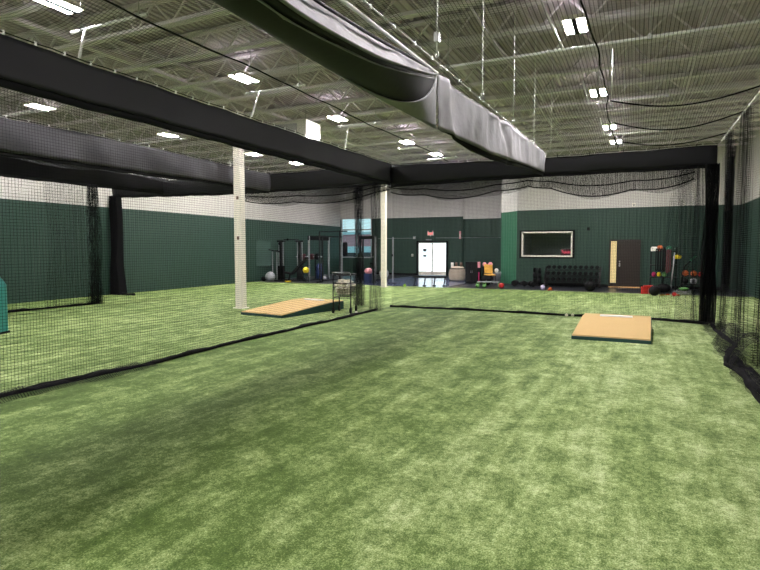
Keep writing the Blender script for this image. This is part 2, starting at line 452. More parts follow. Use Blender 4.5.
# office room behind
rm = MB(); rm.box((-3.15, 29.2, 1.5), (3.6, .1, 3.0)); rm.box((-3.15, 27.6, 3.0), (3.6, 3.2, .1)); rm.box((-1.35, 27.6, 1.5), (.1, 3.2, 3.0)); rm.box((-5.0, 27.6, 1.5), (.1, 3.2, 3.0))
struct(rm.build('wall_office_inner', 'duct'))
cb = thing('office_cabinet', 'dim grey cabinets seen through the office window', 'cabinet', (-3.6, 28.6, 0))
MB().box((0, 0, .7), (2.6, .5, 1.4)).build('body', 'grey', cb)
for k_ in range(4): MB().box((-.95 + k_ * .63, -.26, .7), (.6, .02, 1.3)).build('cabinet_door', 'galv', cb)
sg = thing('neon_sign', 'pink script sign glowing inside the office window', 'sign', (-2.86, 25.86, 1.36))
pth = [(-.20 + .40 * i / 40, 0, .14 + .055 * math.sin(i * .95) + (.05 if i < 6 else 0)) for i in range(41)]
MB().tube(pth, .022, 6).build('tube_lettering', 'neon', sg)
MB().box((0, .035, .14), (.50, .02, .30)).build('backing', 'maroon', sg)
MB().box((0, .035, -.01), (.40, .08, .04)).build('base', 'dark', sg)
# glazed double doors
dr = struct(thing('door_1', 'x', 'door'))
for k_ in ('label', 'category'): del dr[k_]
fr = MB()
for x in (-12.50, -10.55): fr.box((x, 32.30, 1.075), (.10, .16, 2.15))
fr.box((-11.525, 32.30, 2.11), (2.05, .16, .08))
fr.build('door_frame', 'dark', dr)
for i, xc in enumerate((-11.99, -11.06)):
    MB().box((xc, 32.33, 1.16), (.86, .02, 1.80)).build('pane', 'lit', dr)
    MB().box((xc, 32.32, .14), (.90, .05, .24)).box((xc - .44, 32.32, 1.05), (.05, .05, 2.05)).box((xc + .44, 32.32, 1.05), (.05, .05, 2.05)).box((xc, 32.32, 2.04), (.9, .05, .06)).build('door_leaf', 'white', dr)
    MB().tube([(xc + (.33 if i == 0 else -.33), 32.24, .9), (xc + (.33 if i == 0 else -.33), 32.24, 1.25)], .015).build('door_handle', 'galv', dr)
MB().box((-12.02, 32.30, 1.58), (.24, .01, .20)).box((-12.02, 32.30, 1.22), (.24, .01, .13)).build('notice', 'paper', dr)
MB().box((-11.75, 32.25, 2.23), (.34, .07, .07)).build('door_closer', 'grey', dr)
# brown office door with its side window
dr = struct(thing('door_2', 'x', 'door'))
for k_ in ('label', 'category'): del dr[k_]
fr = MB()
for x in (-1.05, -.76, .11): fr.box((x, 25.70, 1.02), (.06, .14, 2.04))
fr.box((-.47, 25.70, 2.02), (1.2, .14, .06)).build('door_frame', 'door', dr)
MB().box((-.325, 25.71, 1.02), (.82, .05, 1.96)).build('door_leaf', 'door', dr, bevel=.004)
MB().box((-.905, 25.72, 1.10), (.25, .02, 1.80)).build('side_pane', 'sidelit', dr)
MB().box((-.905, 25.70, .10), (.25, .10, .16)).build('side_panel', 'door', dr)
MB().box((-.47, 25.60, .02), (1.25, .16, .045)).build('door_sill', 'wood', dr)
MB().ball((-.66, 25.63, .95), .035, 10, 6).box((-.66, 25.67, .98), (.05, .02, .16)).build('door_handle', 'galv', dr)
MB().box((-.66, 25.67, 1.12), (.05, .03, .05)).build('door_lock', 'galv', dr)
# exit sign and wall fittings
t = thing('exit_sign', 'small red lit exit sign above the bright double doors', 'sign', (-11.62, 32.22, 2.47))
MB().box((0, .0, .12), (.40, .06, .20)).build('housing', 'white', t, bevel=.01)
cu = bpy.data.curves.new('exit_letters', 'FONT'); cu.body = 'EXIT'; cu.size = .19; cu.align_x = 'CENTER'; cu.align_y = 'CENTER'; cu.extrude = .006
cu.materials.append(M['exitred']); ct = bpy.data.objects.new('lettering_curve', cu); COL.objects.link(ct); bpy.context.view_layer.update()
me_ = bpy.data.meshes.new_from_object(ct.evaluated_get(bpy.context.evaluated_depsgraph_get())); bpy.data.objects.remove(ct)
co = bpy.data.objects.new('lettering', me_); COL.objects.link(co); co.parent = t
co.location = (0, -.036, .12); co.rotation_euler = (PI / 2, 0, 0); co.scale = (.86, 1, 1)
MB().box((0, 0, .0), (.04, .04, .06)).build('bracket', 'white', t)
for sx in (-.15, .15): MB().ball((sx, -.02, .26), .045, 8, 6).build('emergency_lamp', 'pink', t)
def wallbox(x, y, z, sx, sz, m, name, lab, cat):
    m2 = 'dark' if m == 'dark' else ('white' if m != 'white' else 'grey'); t_ = thing(name, lab, cat, (x, y, z)); MB().box((0, -.02, 0), (sx, .07, sz)).build('box_body', m, t_, bevel=.006)
    MB().box((0, -.065, -sz * .1), (sx * .5, .012, sz * .4)).build('cover', m2, t_); return t_
wallbox(-12.72, 32.3, 2.36, .16, .18, 'grey', 'door_sensor', 'small grey box on the wall by the top left of the glass doors', 'sensor')
wallbox(-12.85, 32.3, 1.26, .11, .16, 'white', 'pull_station', 'small pale switch on the wall left of the glass doors', 'switch')
wallbox(-9.74, 32.3, 2.50, .10, .46, 'pink', 'wall_strobe', 'slim pink and white strip fixed where the back wall steps', 'alarm')
wallbox(-1.95, 25.7, 2.53, .11, .13, 'dark', 'wall_sensor', 'small dark sensor on the green wall above the dumbbell rack', 'sensor')
wallbox(-.17, 25.7, 3.52, .14, .14, 'white', 'security_camera', 'small white device at the paint line above the brown door', 'camera')
t = tag(MB().tube([(-15.6, 32.26, 2.33), (-12.8, 32.26, 2.33)], .012).tube([(-11.3, 32.26, 2.33), (-9.62, 32.26, 2.33), (-9.5, 32.42, 2.33), (-6.0, 32.42, 2.33)], .012).build('wall_conduit', 'grey'),
        'thin grey conduit running along the green back wall', 'conduit')
t = thing('wall_mirror', 'dim tall framed mirror on the green left wall by the gym', 'mirror', (lwx(23.3) + .03, 23.3, .75), -.045)
MB().box((0, 0, .69), (.03, 1.25, 1.36)).build('glass', 'mirror', t)
f2 = MB()
for z in (0, 1.38): f2.box((0.005, 0, z), (.05, 1.32, .05))
for y in (-.64, .64): f2.box((.005, y, .69), (.05, .05, 1.40))
f2.build('frame', 'wall_r', t)

# ------------------------------------------------------------------ outdoors beyond the window
struct(MB().box((-20, 75, -.16), (140, 84, .1)).build('ground_outside', 'asphalt'))
t = thing('shop_building', 'low red and white building across the car park', 'building', (-46, 92, -.1))
MB().box((0, 0, 2.4), (60, 8, 4.8)).build('wall', 'brick', t); MB().box((0, -4.1, 1.1), (60, .3, 2.2)).build('storefront', 'offwhite', t)
MB().box((0, -4.1, 4.6), (60.5, .4, .5)).build('parapet', 'offwhite', t)
def car(x, y, m, lab):
    t_ = thing('parked_car', lab, 'car', (x, y, -.1), 0, 'cars outside the window')
    MB().prism([(-2.1, .3), (2.1, .3), (2.15, .75), (1.3, .9), (.7, 1.45), (-1.2, 1.45), (-1.9, .9), (-2.1, .85)], -.85, .85).build('body', m, t_, bevel=.05)
    MB().prism([(-1.75, .93), (1.15, .93), (.65, 1.38), (-1.15, 1.38)], -.87, .87).build('side_glass', 'glassdark', t_)
    for wx in (-1.35, 1.35):
        for wy in (-.78, .78): MB().lathe([(.02, -.1), (.32, -.1), (.32, .1), (.02, .1)], (wx, wy, .32), 14, 'y').build('wheel', 'dark', t_)
car(-27.0, 52, 'offwhite', 'white car parked outside, behind the dark machine'); car(-22.6, 47, 'carpaint', 'dark blue car parked outside at the right of the window')

# ------------------------------------------------------------------ lights
def led():
    t_ = thing('ceiling_light', 'x', 'light', (0, 0, 0))
    MB().box((0, 0, .06), (.40, .70, .07)).build('housing', 'white', t_, bevel=.01)
    MB().box((0, 0, .018), (.08, .66, .022)).build('divider', 'black', t_)
    for sx in (-.11, .11): MB().box((sx, 0, .021), (.115, .62, .006)).build('lens', 'lamp', t_)
    MB().box((0, 0, .098), (.12, .5, .006)).build('upward_fill_strip', 'upfill', t_)  # added glowing strip hidden on the housing top to brighten the roof deck
    for sy in (-.3, .3): MB().tube([(0, sy, .09), (0, sy, .62)], .006, 6).build('hanger', 'galv', t_)
    return t_
L0 = led()
spots = [(-1.08, 10.35, 'twin ceiling light nearest the camera in the row over the right pitching mound'),
         (-.98, 14.9, 'second twin ceiling light from the camera in the row over the right mound'),
         (-.90, 19.2, 'third twin ceiling light from the camera in the row over the right mound'),
         (-.80, 21.9, 'farthest twin ceiling light in the row over the right mound, above the far band'),
         (-8.44, 5.95, 'bright twin strip light at the top left corner of the picture'),
         (-8.22, 10.25, 'twin strip light above the left mound, over the first white strut'),
         (-8.18, 14.5, 'twin strip light right of the white duct box'),
         (-7.70, 18.75, 'twin light low above the far band, left of the farthest one in its row'),
         (-7.58, 21.6, 'farthest twin light of the middle row, just above the far band'),
         (-14.9, 9.9, 'strip light below the left band at the far left edge'),
         (-14.6, 14.15, 'strip light below the left band, left of the white column'),
         (-14.35, 18.45, 'strip light under the left band just right of the white column top'),
         (-14.1, 21.2, 'farthest strip light seen under the left band, right of the white column')]
for i, (x, y, lab) in enumerate(spots):
    if i == 0: o = L0; o.location = (x, y, 5.50)
    else: o = dup(L0, (x, y, 5.50))
    o['label'] = lab; o['group'] = 'twin LED ceiling lights'
# the same rows go on behind and above the camera, and over the gym end
for (x, y) in ((-1.1, 5.9), (-1.1, 1.5), (-1.1, -3.0), (-8.4, 1.5), (-8.4, -3.0), (-14.9, 5.6), (-14.9, 1.2), (-14.9, -3.0), (-14.2, 27.5), (-8.0, 27.5)):
    o = dup(L0, (x, y, 5.50), None, 'twin LED ceiling light outside the picture, over the camera side or the gym end', 'twin LED ceiling lights outside the frame')

# struts and hanger rods
def strut(x0, x1, y, lab, braces=(), rods=()):
    t_ = thing('support_strut', lab, 'pipe', ((x0 + x1) / 2, y, 4.95), 0, 'white support struts under the roof')
    MB().tube([(x0 - (x0 + x1) / 2, 0, 0), (x1 - (x0 + x1) / 2, 0, 0)], .026, 8).build('pipe', 'pipe', t_)
    for (xa, dx, dy_, z1) in braces:
        MB().tube([(xa - (x0 + x1) / 2, 0, 0), (xa + dx - (x0 + x1) / 2, dy_, z1 - 4.95)], .017, 8).build('brace', 'pipe', t_)
    for xa in rods:
        MB().tube([(xa - (x0 + x1) / 2, 0, 0), (xa - (x0 + x1) / 2, 0, ZD + .02 - 4.95)], .007, 6).build('rod', 'galv', t_)
        MB().box((xa - (x0 + x1) / 2, 0, 0), (.06, .06, .07)).build('clamp', 'galv', t_)
strut(-7.93, -6.35, 5.81, 'white strut beside the bright top left light', [(-7.63, 1.27, -1.06, 4.03)], [-7.7, -6.5])
strut(-7.65, -6.15, 9.58, 'white strut below the light over the left mound', [(-7.28, .92, -1.45, 4.02)], [-7.5, -6.3])
strut(-7.42, -6.15, 13.18, 'white strut below the light by the duct box', [(-7.10, .74, -1.55, 4.02)], [-7.3, -6.3])
strut(-7.30, -6.05, 16.9, 'white strut below the second last light of the middle row', [], [-7.2, -6.2])
strut(-7.1, -5.9, 19.3, 'farthest white strut in the middle row above the far band', [], [-7.0, -6.0])
strut(-3.36, 3.65, 9.75, 'long white pipe crossing the hall below the top right light', [(-1.2, -.30, -.6, 5.6)], [-3.2, .1, 3.0])
strut(-1.12, .55, 13.55, 'short white strut below the second light of the right row', [(-1.08, -.12, -.25, 5.4)], [-.9, .5])
strut(-1.0, .6, 17.4, 'short white strut below the third light of the right row', [(-.96, -.10, -.25, 5.4)], [-.8, .5])
strut(-14.9, -13.0, 8.6, 'white strut by the light at the far left edge', [], [-14.7, -13.2])
strut(-14.6, -12.3, 12.6, 'white strut by the light left of the white column', [], [-14.4, -12.5])
strut(-14.3, -12.6, 16.8, 'white strut by the light right of the white column top', [], [-14.1, -12.8])
for (x, y, z0, lab) in ((-2.1, 6.0, 3.80, 'white rod dropping to the pinched vinyl band, with shackle'),
                        (-2.1, 8.0, 3.86, 'thin white rod dropping to the middle of the sagging band'),
                        (-2.1, 10.2, 3.95, 'thin white rod dropping to the far part of the sagging band'),
                        (-.45, 10.0, 4.0, 'white rod with a hook holding the roof net rope near the right lights'),
                        (-.36, 13.75, 4.0, 'white rod with a hook just before the far band under the farthest right light'),
                        (-2.1, 12.4, 3.98, 'faint rod dropping to the last stretch of the sagging band'),
                        (-1.98, 14.1, 4.02, 'white rod where the sagging band meets the far band')):
    t = thing('hanger_rod', lab, 'rod', (x, y, z0), 0, 'white hanger rods')
    zt = ZD + .02 if x < -1 else 4.95
    if y > 12: zt = ZD + .02
    MB().tube([(0, 0, .06), (0, 0, zt - z0)], .009, 8).build('rod', 'pipe', t)
    MB().tube([(0.02 * math.sin(a), 0, .03 - .035 * math.cos(a)) for a in lin(0, 2 * PI, 13)], .009, 6).build('hook', 'galv', t)
    if y == 6.0: MB().box((0, 0, .22), (.06, .06, .10)).build('turnbuckle', 'galv', t)

# ------------------------------------------------------------------ nets
def wob(a, b=0.0): return math.sin(a * 1.7 + b) * .5 + math.sin(a * 3.9 + b * 2.3) * .3 + math.sin(a * 8.3 + 1.1 * b) * .2

def header(root, pts, z0, z1, m, amp=.03, seed=0., hem=.10, clips=0, belly=0.0):
    """a vinyl header band along plan points pts; z0/z1 lower and upper edge as functions of t"""
    P = [Vector((p[0], p[1], 0)) for p in pts]
    ln = [0]
    for a, b_ in zip(P, P[1:]): ln.append(ln[-1] + (b_ - a).length)
    T = ln[-1]
    def pos(t):
        for i in range(len(P) - 1):
            if t <= ln[i + 1] + 1e-6:
                k_ = (t - ln[i]) / (ln[i + 1] - ln[i]); dd = (P[i + 1] - P[i]).normalized()
                return P[i].lerp(P[i + 1], k_), Vector((dd.y, -dd.x, 0))
        return P[-1], Vector((1, 0, 0))
    def fn(u, v):
        p, n = pos(u); sag = math.sin(v * PI / 2)
        o = n * (amp * wob(u * .9, seed + v) * (1 - v * .8) + belly * math.sin(v * PI))
        return p + o + Vector((0, 0, z0(u / T) * (1 - v) + z1(u / T) * v + .012 * wob(u * 2.2, seed + 3)))
    us = lin(0, T, max(20, int(T * 7)))
    MB().grid(fn, us, lin(0, 1, 9)).build('header_band', m, root, solid=.012)
    def fn2(u, v):
        p, n = pos(u); q = fn(u, 0)
        return Vector(q) - n * .035 + Vector((0, 0, hem * (v - .75)))
    MB().grid(fn2, us, lin(0, 1, 3)).build('hem', 'hem', root, solid=.03)
    top = [Vector(fn(u, 1)) + Vector((0, 0, .03)) for u in us]
    MB().tube(top, .007, 6).build('cable', 'rope', root)
    for i in range(clips):
        u = T * (i + .5) / clips; q = Vector(fn(u, 1))
        MB().box(q + Vector((0, 0, .03)), (.016, .022, .05)).build('clip', 'pipe', root)
    return pos, T

def netsheet(root, fn, us, vs_, m='net', name='netting'):
    return MB().grid(fn, us, vs_).build(name, m, root)

def gathered(root, c, w, dep, z0, z1, folds, seed, m='netthick', flare=.25, ang=0.0, lean=0.0):
    """a hanging net bunched into pleats"""
    ca, sa = math.cos(ang), math.sin(ang)
    def fn(u, v):
        k_ = u * folds
        z = z0 + (z1 - z0) * v
        fl_ = 1 + flare * (1 - v) ** 3 * .8 + .12 * math.sin(v * 7 + seed)
        x = (u - .5) * w * fl_ + .02 * math.sin(v * 9 + u * 13 + seed) + lean * (1 - v)
        y = dep * .5 * math.sin(k_ * 2 * PI + seed + .5 * math.sin(v * 4 + k_)) * (1 + .5 * (1 - v) ** 2)
        return (c[0] + x * ca - y * sa, c[1] + x * sa + y * ca, z)
    n = int(folds * 10) + 1
    L_ = folds * max(.08, 2.2 * dep)
    return MB().grid(fn, lin(0, 1, n), lin(0, 1, 22), lambda u, v: (u * L_, v * (z1 - z0))).build('gathered_net', m, root)

def floor_bunch(root, path, r, seed, name='bottom_bunch'):
    n = len(path); P = [Vector(p) for p in path]
    pts = []; rr = []
    for i in range(n - 1):
        k_ = max(2, int((P[i + 1] - P[i]).length / .12))
        for j in range(k_):
            q = P[i].lerp(P[i + 1], j / k_); s = len(pts) * .12
            pts.append(q + Vector((.03 * wob(s * 1.4, seed), .02 * wob(s * 1.1, seed + 4), 0)))
            rr.append(r * (1 + .35 * wob(s * 2.1, seed + 2)))
    pts.append(P[-1]); rr.append(r)
    for p, q in zip(pts, rr): p.z = q * .9
    return MB().tube(pts, rr, 8).build(name, 'rope', root)

# divider on the left of our bay: header, hanging netting, rope on the floor
dv = thing('cage_net', 'black divider net hanging from its dark band at the left of the near lane', 'net', (-6.35, 5, 0), 0, 'batting cage nets')
class Off:                       # parts are written in hall coordinates, then moved under their root
    pass
def under(root):
    bpy.context.view_layer.update()
    for ch in root.children:
        if not ch.get('placed'):
            ch.location = -Vector(root.location); ch['placed'] = 1
            del ch['placed']
header(dv, [(-6.35, -2), (-6.35, 14.28)], lambda t: 3.535 - .02 * math.sin(PI * t), lambda t: 4.00 - .06 * math.sin(PI * t) + .04, 'vinyl', .02, 1.0, .12, 46)
netsheet(dv, lambda u, v: (-6.35 + .06 * wob(u * .8, v * .3) * (1 - v / 4), u, v), lin(-2, 13.9, 90), lin(0.03, 3.42, 14))
floor_bunch(dv, [(-6.30, -2, .04), (-6.36, 3.6, .04), (-6.25, 5.5, .04), (-6.33, 8, .04), (-6.3, 11, .04), (-6.30, 13.2, .04)], .032, 2.0, 'bottom_rope')
netsheet(dv, lambda u, v: (-6.36 + .30 * v + .08 * wob(u * 2.1, 3) * v, u, .012 + .06 * math.sin(v * PI) * (1 + wob(u * 3, 1))), lin(2.2, 5.6, 40), lin(0, 1, 5), 'netthick', 'floor_skirt')
gathered(dv, (-6.30, 13.15), .22, .22, .02, 3.42, 7, 1.3, 'net', .5, .2)

# far crossing net, right part closed over the near lane
fx = thing('cage_net', 'far crossing net closing off the near lane in front of the gym', 'net', (-2.4, 14.3, 0), 0, 'batting cage nets')
header(fx, [(-6.36, 14.3), (1.55, 14.3)], lambda t: 3.47 + .03 * math.sin(PI * t) + .05 * t, lambda t: 4.0 - .05 * t - .05 * math.sin(PI * t), 'blackvinyl', .04, 2.2, .10, 14, .03)
netsheet(fx, lambda u, v: (u, 14.3 + .07 * wob(u * .8, v * .4), v), lin(-6.3, 1.2, 60), lin(.03, 3.45, 14))
floor_bunch(fx, [(-6.3, 14.2, .03), (-4, 14.33, .03), (-1.7, 14.15, .03), (.4, 14.2, .03), (1.45, 13.8, .03)], .03, 5.0, 'bottom_rope')
gathered(fx, (1.44, 14.05), .24, .32, .02, 3.50, 9, .4, 'netdense', .2)
gathered(fx, (1.46, 14.0), .22, .22, .02, 3.50, 7, 2.9, 'netdense', .15)
gathered(fx, (1.24, 14.1), .22, .20, .02, 3.48, 6, 5.1, 'netthick', .2)
gathered(fx, (1.04, 14.15), .40, .22, .02, 3.45, 8, 2.4, 'netmid', .15, 0, -.0)
gathered(fx, (.86, 14.2), .3, .10, .02, 3.45, 2, 4.4, 'net', .15, 0, -.25)
# loose swags of surplus net below the band
def swag(x0, x1, y, zt, zb, lab, n=2, seed=0.):
    t_ = thing('net_swag', lab, 'net', ((x0 + x1) / 2, y, zt), 0, 'surplus net swags behind the far band')
    w = x1 - x0
    def fn(u, v):
        dd = math.sin(PI * u) ** .8 * .75 + .25 * abs(math.sin(2 * PI * u + seed)) 
        return (x0 + w * u, y + (.10 * math.sin(v * 9 + u * 5)), zt - v * (zt - zb) * (.35 + .65 * dd))
    MB().grid(fn, lin(0, 1, 40), lin(0, 1, 12), lambda u, v: (u * w, v * (zt - zb) * 2.2)).build('netting', 'netmid', t_)
    for u in lin(0, 1, 6): q = Vector(fn(u, 0)); MB().tube([q, q + Vector((0, 14.32 - q.y, 4.0 - q.z))], .007, 5).build('tie', 'rope', t_)
    MB().grid(lambda u, v: Vector(fn(min(1, u * .96 + .03), v)) + Vector((.15, .12, -.03 + .05 * math.sin(u * 14))), lin(0, 1, 40), lin(0, 1, 10), lambda u, v: (u * w + .01, v * (zt - zb) * 2.6)).build('netting', 'netthick', t_)
    for k_ in range(n):
        vv = 1 - k_ * .42
        MB().tube([Vector(fn(u, vv)) + Vector((0, -.02, 0)) for u in lin(0, 1, 40)], .017, 6).build('border_rope', 'rope', t_)
    under(t_)
swag(-12.2, -6.6, 14.6, 3.62, 3.02, 'surplus net drooping behind the far band left of the gathered nets', 3, .4)
swag(-6.5, -2.6, 14.6, 3.58, 3.02, 'surplus net drooping behind the far band, right of the gathered nets', 3, 1.4)
swag(-2.6, 1.15, 14.6, 3.60, 2.93, 'surplus net drooping behind the far band beside the right corner', 3, 2.2)

# far crossing net, left part drawn open
fl = thing('cage_net', 'far crossing net of the left bays, drawn open to dark bunches', 'net', (-12, 14.3, 0), 0, 'batting cage nets')
header(fl, [(-17.1, 13.9), (-6.4, 14.3)], lambda t: 3.56 - .08 * math.sin(PI * t), lambda t: 4.02 - .05 * math.sin(PI * t), 'blackvinyl', .04, 3.7, .10, 14, .03)
gathered(fl, (-16.96, 13.9), .34, .26, .01, 3.55, 12, 2.0, 'netdense', .3)
gathered(fl, (-7.28, 14.1), .22, .22, .02, 3.45, 6, .9, 'netmid', .3)
floor_bunch(fl, [(-17.05, 13.85, .03), (-16.6, 13.9, .03), (-16.1, 13.85, .03)], .05, 1.0, 'floor_heap')

# header only between the two left bays, folded grey vinyl
h2 = thing('cage_net', 'grey header band with creased folds left of the white column', 'net', (-10.3, 8, 0), 0, 'batting cage nets')
header(h2, [(-10.3, -2), (-10.3, 14.0)], lambda t: 3.42 + .03 * math.sin(9 * t), lambda t: 3.98 + .03 * math.sin(12 * t), 'creased', .11, 6.1, .10, 40, .02)
# outermost left divider
h3 = thing('cage_net', 'outermost left net hanging beside the green wall, gathered at its far end', 'net', (-14.7, 6, 0), 0, 'batting cage nets')
header(h3, [(-14.7, 1), (-14.7, 14.2)], lambda t: 3.52 + .05 * t, lambda t: 4.05, 'hem', .03, 8.0, .08, 0)
netsheet(h3, lambda u, v: (-14.7 + .08 * wob(u * .8, v * .3), u, v), lin(1, 11.0, 50), lin(.03, 3.5, 12))
floor_bunch(h3, [(-14.7, 1, .03), (-14.8, 8.6, .03), (-14.65, 11.3, .03)], .03, 3.0, 'bottom_rope')
gathered(h3, (-14.62, 11.2), .36, .22, .02, 3.55, 6, 3.3, 'netmid', .2, PI / 2)
gathered(h3, (-14.66, 10.5), 1.3, .14, .02, 3.5, 5, 1.3, 'net', .1, PI / 2)

# right-hand net along the wall with its bottom bunched on the turf
rn = thing('cage_net', 'tall net along the right wall, its bottom bunched on the turf', 'net', (1.5, 8, 0), 0, 'batting cage nets')
def rfn(u, v):
    bulge = .32 * math.exp(-((u - 9.6) / .8) ** 2) * math.exp(-(v / .55) ** 2) + .10 * math.exp(-(v / .5) ** 2) * math.sin(u * 1.9)
    return (1.62 + .09 * wob(u * .9, v * .25) - bulge - .22 * math.exp(-(v / .35) ** 2), u, v)
netsheet(rn, rfn, lin(2.0, 14.0, 90), lin(.03, 3.98, 24))
MB().tube([(1.6, 2, 4.0), (1.6, 14.1, 4.0)], .012, 6).build('cable', 'pipe', rn)
for i in range(24): MB().box((1.6, 2.3 + i * .5, 4.0), (.03, .05, .05)).build('clip', 'pipe', rn)
floor_bunch(rn, [(1.32, 3, .06), (1.28, 6, .06), (1.25, 7.3, .06), (1.30, 8.2, .06), (1.17, 9.0, .06), (1.32, 9.9, .06), (1.55, 10.8, .05), (1.48, 12, .04), (1.5, 13.6, .04)], .036, 7.0)
floor_bunch(rn, [(1.36, 6.2, .06), (1.33, 7.6, .06), (1.30, 8.6, .06), (1.40, 9.3, .06)], .03, 9.0)
netsheet(rn, lambda u, v: (1.24 + .36 * v + .07 * wob(u * 2, v), u, .02 + .46 * math.sin(v * 2.1) * (.8 + .2 * wob(u * 1.6, 2))), lin(8.6, 11.0, 40), lin(0, 1, 12), 'netthick', 'loose_fold')
netsheet(rn, lambda u, v: (1.20 + .24 * v + .06 * wob(u * 1.7, 2 * v) - .05 * math.sin(v * 9), u, .015 + .17 * math.sin(v * 2.9) * (.75 + .35 * wob(u * 1.5, 2))), lin(5.2, 9.9, 70), lin(0, 1, 14), 'netmid', 'loose_fold')
netsheet(rn, lambda u, v: (1.26 + .16 * v + .05 * wob(u * 2.2, 2 * v + 1), u, .015 + .11 * math.sin(v * 2.9) * (.75 + .4 * wob(u * 1.9, 1))), lin(5.2, 9.4, 70), lin(0, 1, 10), 'netdense', 'loose_fold')
netsheet(rn, lambda u, v: (1.30 + .30 * v + .05 * wob(u * 2, v), u, .02 + .12 * math.sin(v * 2.6) * (.7 + .3 * wob(u * 1.3, 2))), lin(9.5, 13.6, 60), lin(0, 1, 8), 'netthick', 'loose_fold')
for yg, wg in ((10.9, .9), (12.8, .7), (9.0, .5)): gathered(rn, (1.58, yg), wg, .10, .03, 3.95, 3, yg, 'net', .1, PI / 2)

# sagging middle header: slung near the camera, pinched at the pipe end, then hanging to the far band
md = thing('cage_net', 'long sagging vinyl band overhead, slung dark near the camera and hanging grey beyond the pinch', 'net', (-2.1, 6, 3), 0, 'batting cage nets')
def lerp_tab(tab, t):
    for (a, va), (b_, vb) in zip(tab, tab[1:]):
        if t <= b_:
            k_ = (t - a) / (b_ - a); return va + (vb - va) * k_
    return tab[-1][1]
# the sling: outer face from its upper rim round the belly to the lower back edge
rim = [(0, Vector((-1.86, .6, 3.16))), (.25, Vector((-1.88, 2.0, 3.10))), (.45, Vector((-1.90, 2.95, 3.08))), (.65, Vector((-1.92, 4.05, 3.18))), (.85, Vector((-2.0, 5.25, 3.42))), (1, Vector((-2.15, 6.15, 3.66)))]
low = [(0, Vector((-2.42, .6, 3.20))), (.25, Vector((-2.40, 2.0, 3.19))), (.45, Vector((-2.36, 3.3, 3.15))), (.65, Vector((-2.33, 4.6, 3.13))), (.85, Vector((-2.25, 5.5, 3.10))), (1, Vector((-2.16, 6.2, 3.06)))]
bk = [(0, Vector((-2.34, .6, 3.60))), (.25, Vector((-2.32, 2.0, 3.52))), (.45, Vector((-2.28, 3.6, 3.52))), (.65, Vector((-2.26, 4.5, 3.57))), (.85, Vector((-2.24, 5.5, 3.66))), (1, Vector((-2.18, 6.18, 3.70)))]
def smooth(tab, t):
    return (lerp_tab(tab, max(0, t - .05)) + lerp_tab(tab, t) * 2 + lerp_tab(tab, min(1, t + .05))) / 4
def sling_out(u, v):
    a, c = smooth(rim, u), smooth(low, u)
    bow = .11 * math.sin(PI * v) * (1 - u * .75)
    return a.lerp(c, v) + Vector((-.01, 0, -bow))
MB().grid(sling_out, lin(0, 1, 50), lin(0, 1, 12)).build('sling', 'blackvinyl', md, solid=.012)
def sling_in(u, v):
    a, c = smooth(rim, u) + Vector((-.10 * (1 - u), 0, -.05)), smooth(bk, u)
    return a.lerp(c, v) + Vector((0, 0, -.10 * math.sin(PI * v) * (1 - u) + .06 * wob(u * 14, v * 2) * math.sin(PI * v)))
MB().grid(sling_in, lin(0, 1, 70), lin(0, 1, 12)).build('sling_lining', 'vinyl2', md, solid=.01)
MB().tube([smooth(rim, u) for u in lin(0, 1, 40)], .014, 6).build('rim_piping', 'vinyl2', md)
MB().tube([smooth(bk, u) + Vector((0, 0, .02)) for u in lin(0, 1, 40)], .016, 6).build('back_edge', 'vinyl', md)
# hanging face
ft = [(0, Vector((-2.15, 6.15, 3.66))), (.18, Vector((-2.15, 7.53, 3.73))), (.5, Vector((-2.15, 10.16, 3.91))), (1, Vector((-2.15, 14.25, 4.05)))]
fb = [(0, Vector((-2.15, 6.20, 3.05))), (.3, Vector((-2.15, 8.7, 3.14))), (.6, Vector((-2.15, 11.3, 3.34))), (1, Vector((-2.15, 14.25, 3.56)))]
def face(u, v):
    a, c = lerp_tab(ft, u), lerp_tab(fb, u)
    fold = .045 * wob(u * 15 + v * .8, 2.0) * math.sin(PI * (.15 + .85 * v)) + .05 * math.exp(-((u - .03 - v * .02) / .02) ** 2) - .05 * math.exp(-((u - .42 - v * .03) / .02) ** 2)
    return a.lerp(c, v) + Vector((fold + .06 * v * math.sin(PI * u), 0, -.0))
MB().grid(face, lin(0, 1, 110), lin(0, 1, 12)).build('header_band', 'vinyl2', md, solid=.012)
# the part of the band that turns over below the pinch and shows its grey side
def flap(u, v):
    q = .60 + .40 * u
    k_ = .10 + .90 * u ** 2.2
    return sling_out(q, 1 - k_ * v) + Vector((.02, -.01, -.022))
MB().grid(flap, lin(0, 1, 30), lin(0, 1, 10)).build('turned_flap', 'vinyl2', md, solid=.008)
MB().grid(lambda u, v: Vector(face(u, 1)) + Vector((-.03, 0, .02 - .10 * v * min(1, u * 6))), lin(0.02, 1, 60), lin(0, 1, 3)).build('hem', 'hem', md, solid=.02)
MB().tube([(-2.15, .8, 3.50), (-2.15, 3.86, 3.60), (-2.15, 6.15, 3.68)], .018, 10).build('tension_pipe', 'pipe', md)
cab = [Vector((-2.10, y, 3.60 + (y - 1) * .030)) for y in lin(1, 14.2, 30)]
MB().tube(cab, .008, 6).build('cable', 'galv', md)
for i in range(26):
    q = cab[0].lerp(cab[-1], (i + .5) / 26); MB().box(q, (.018, .03, .035)).build('clip', 'pipe', md)

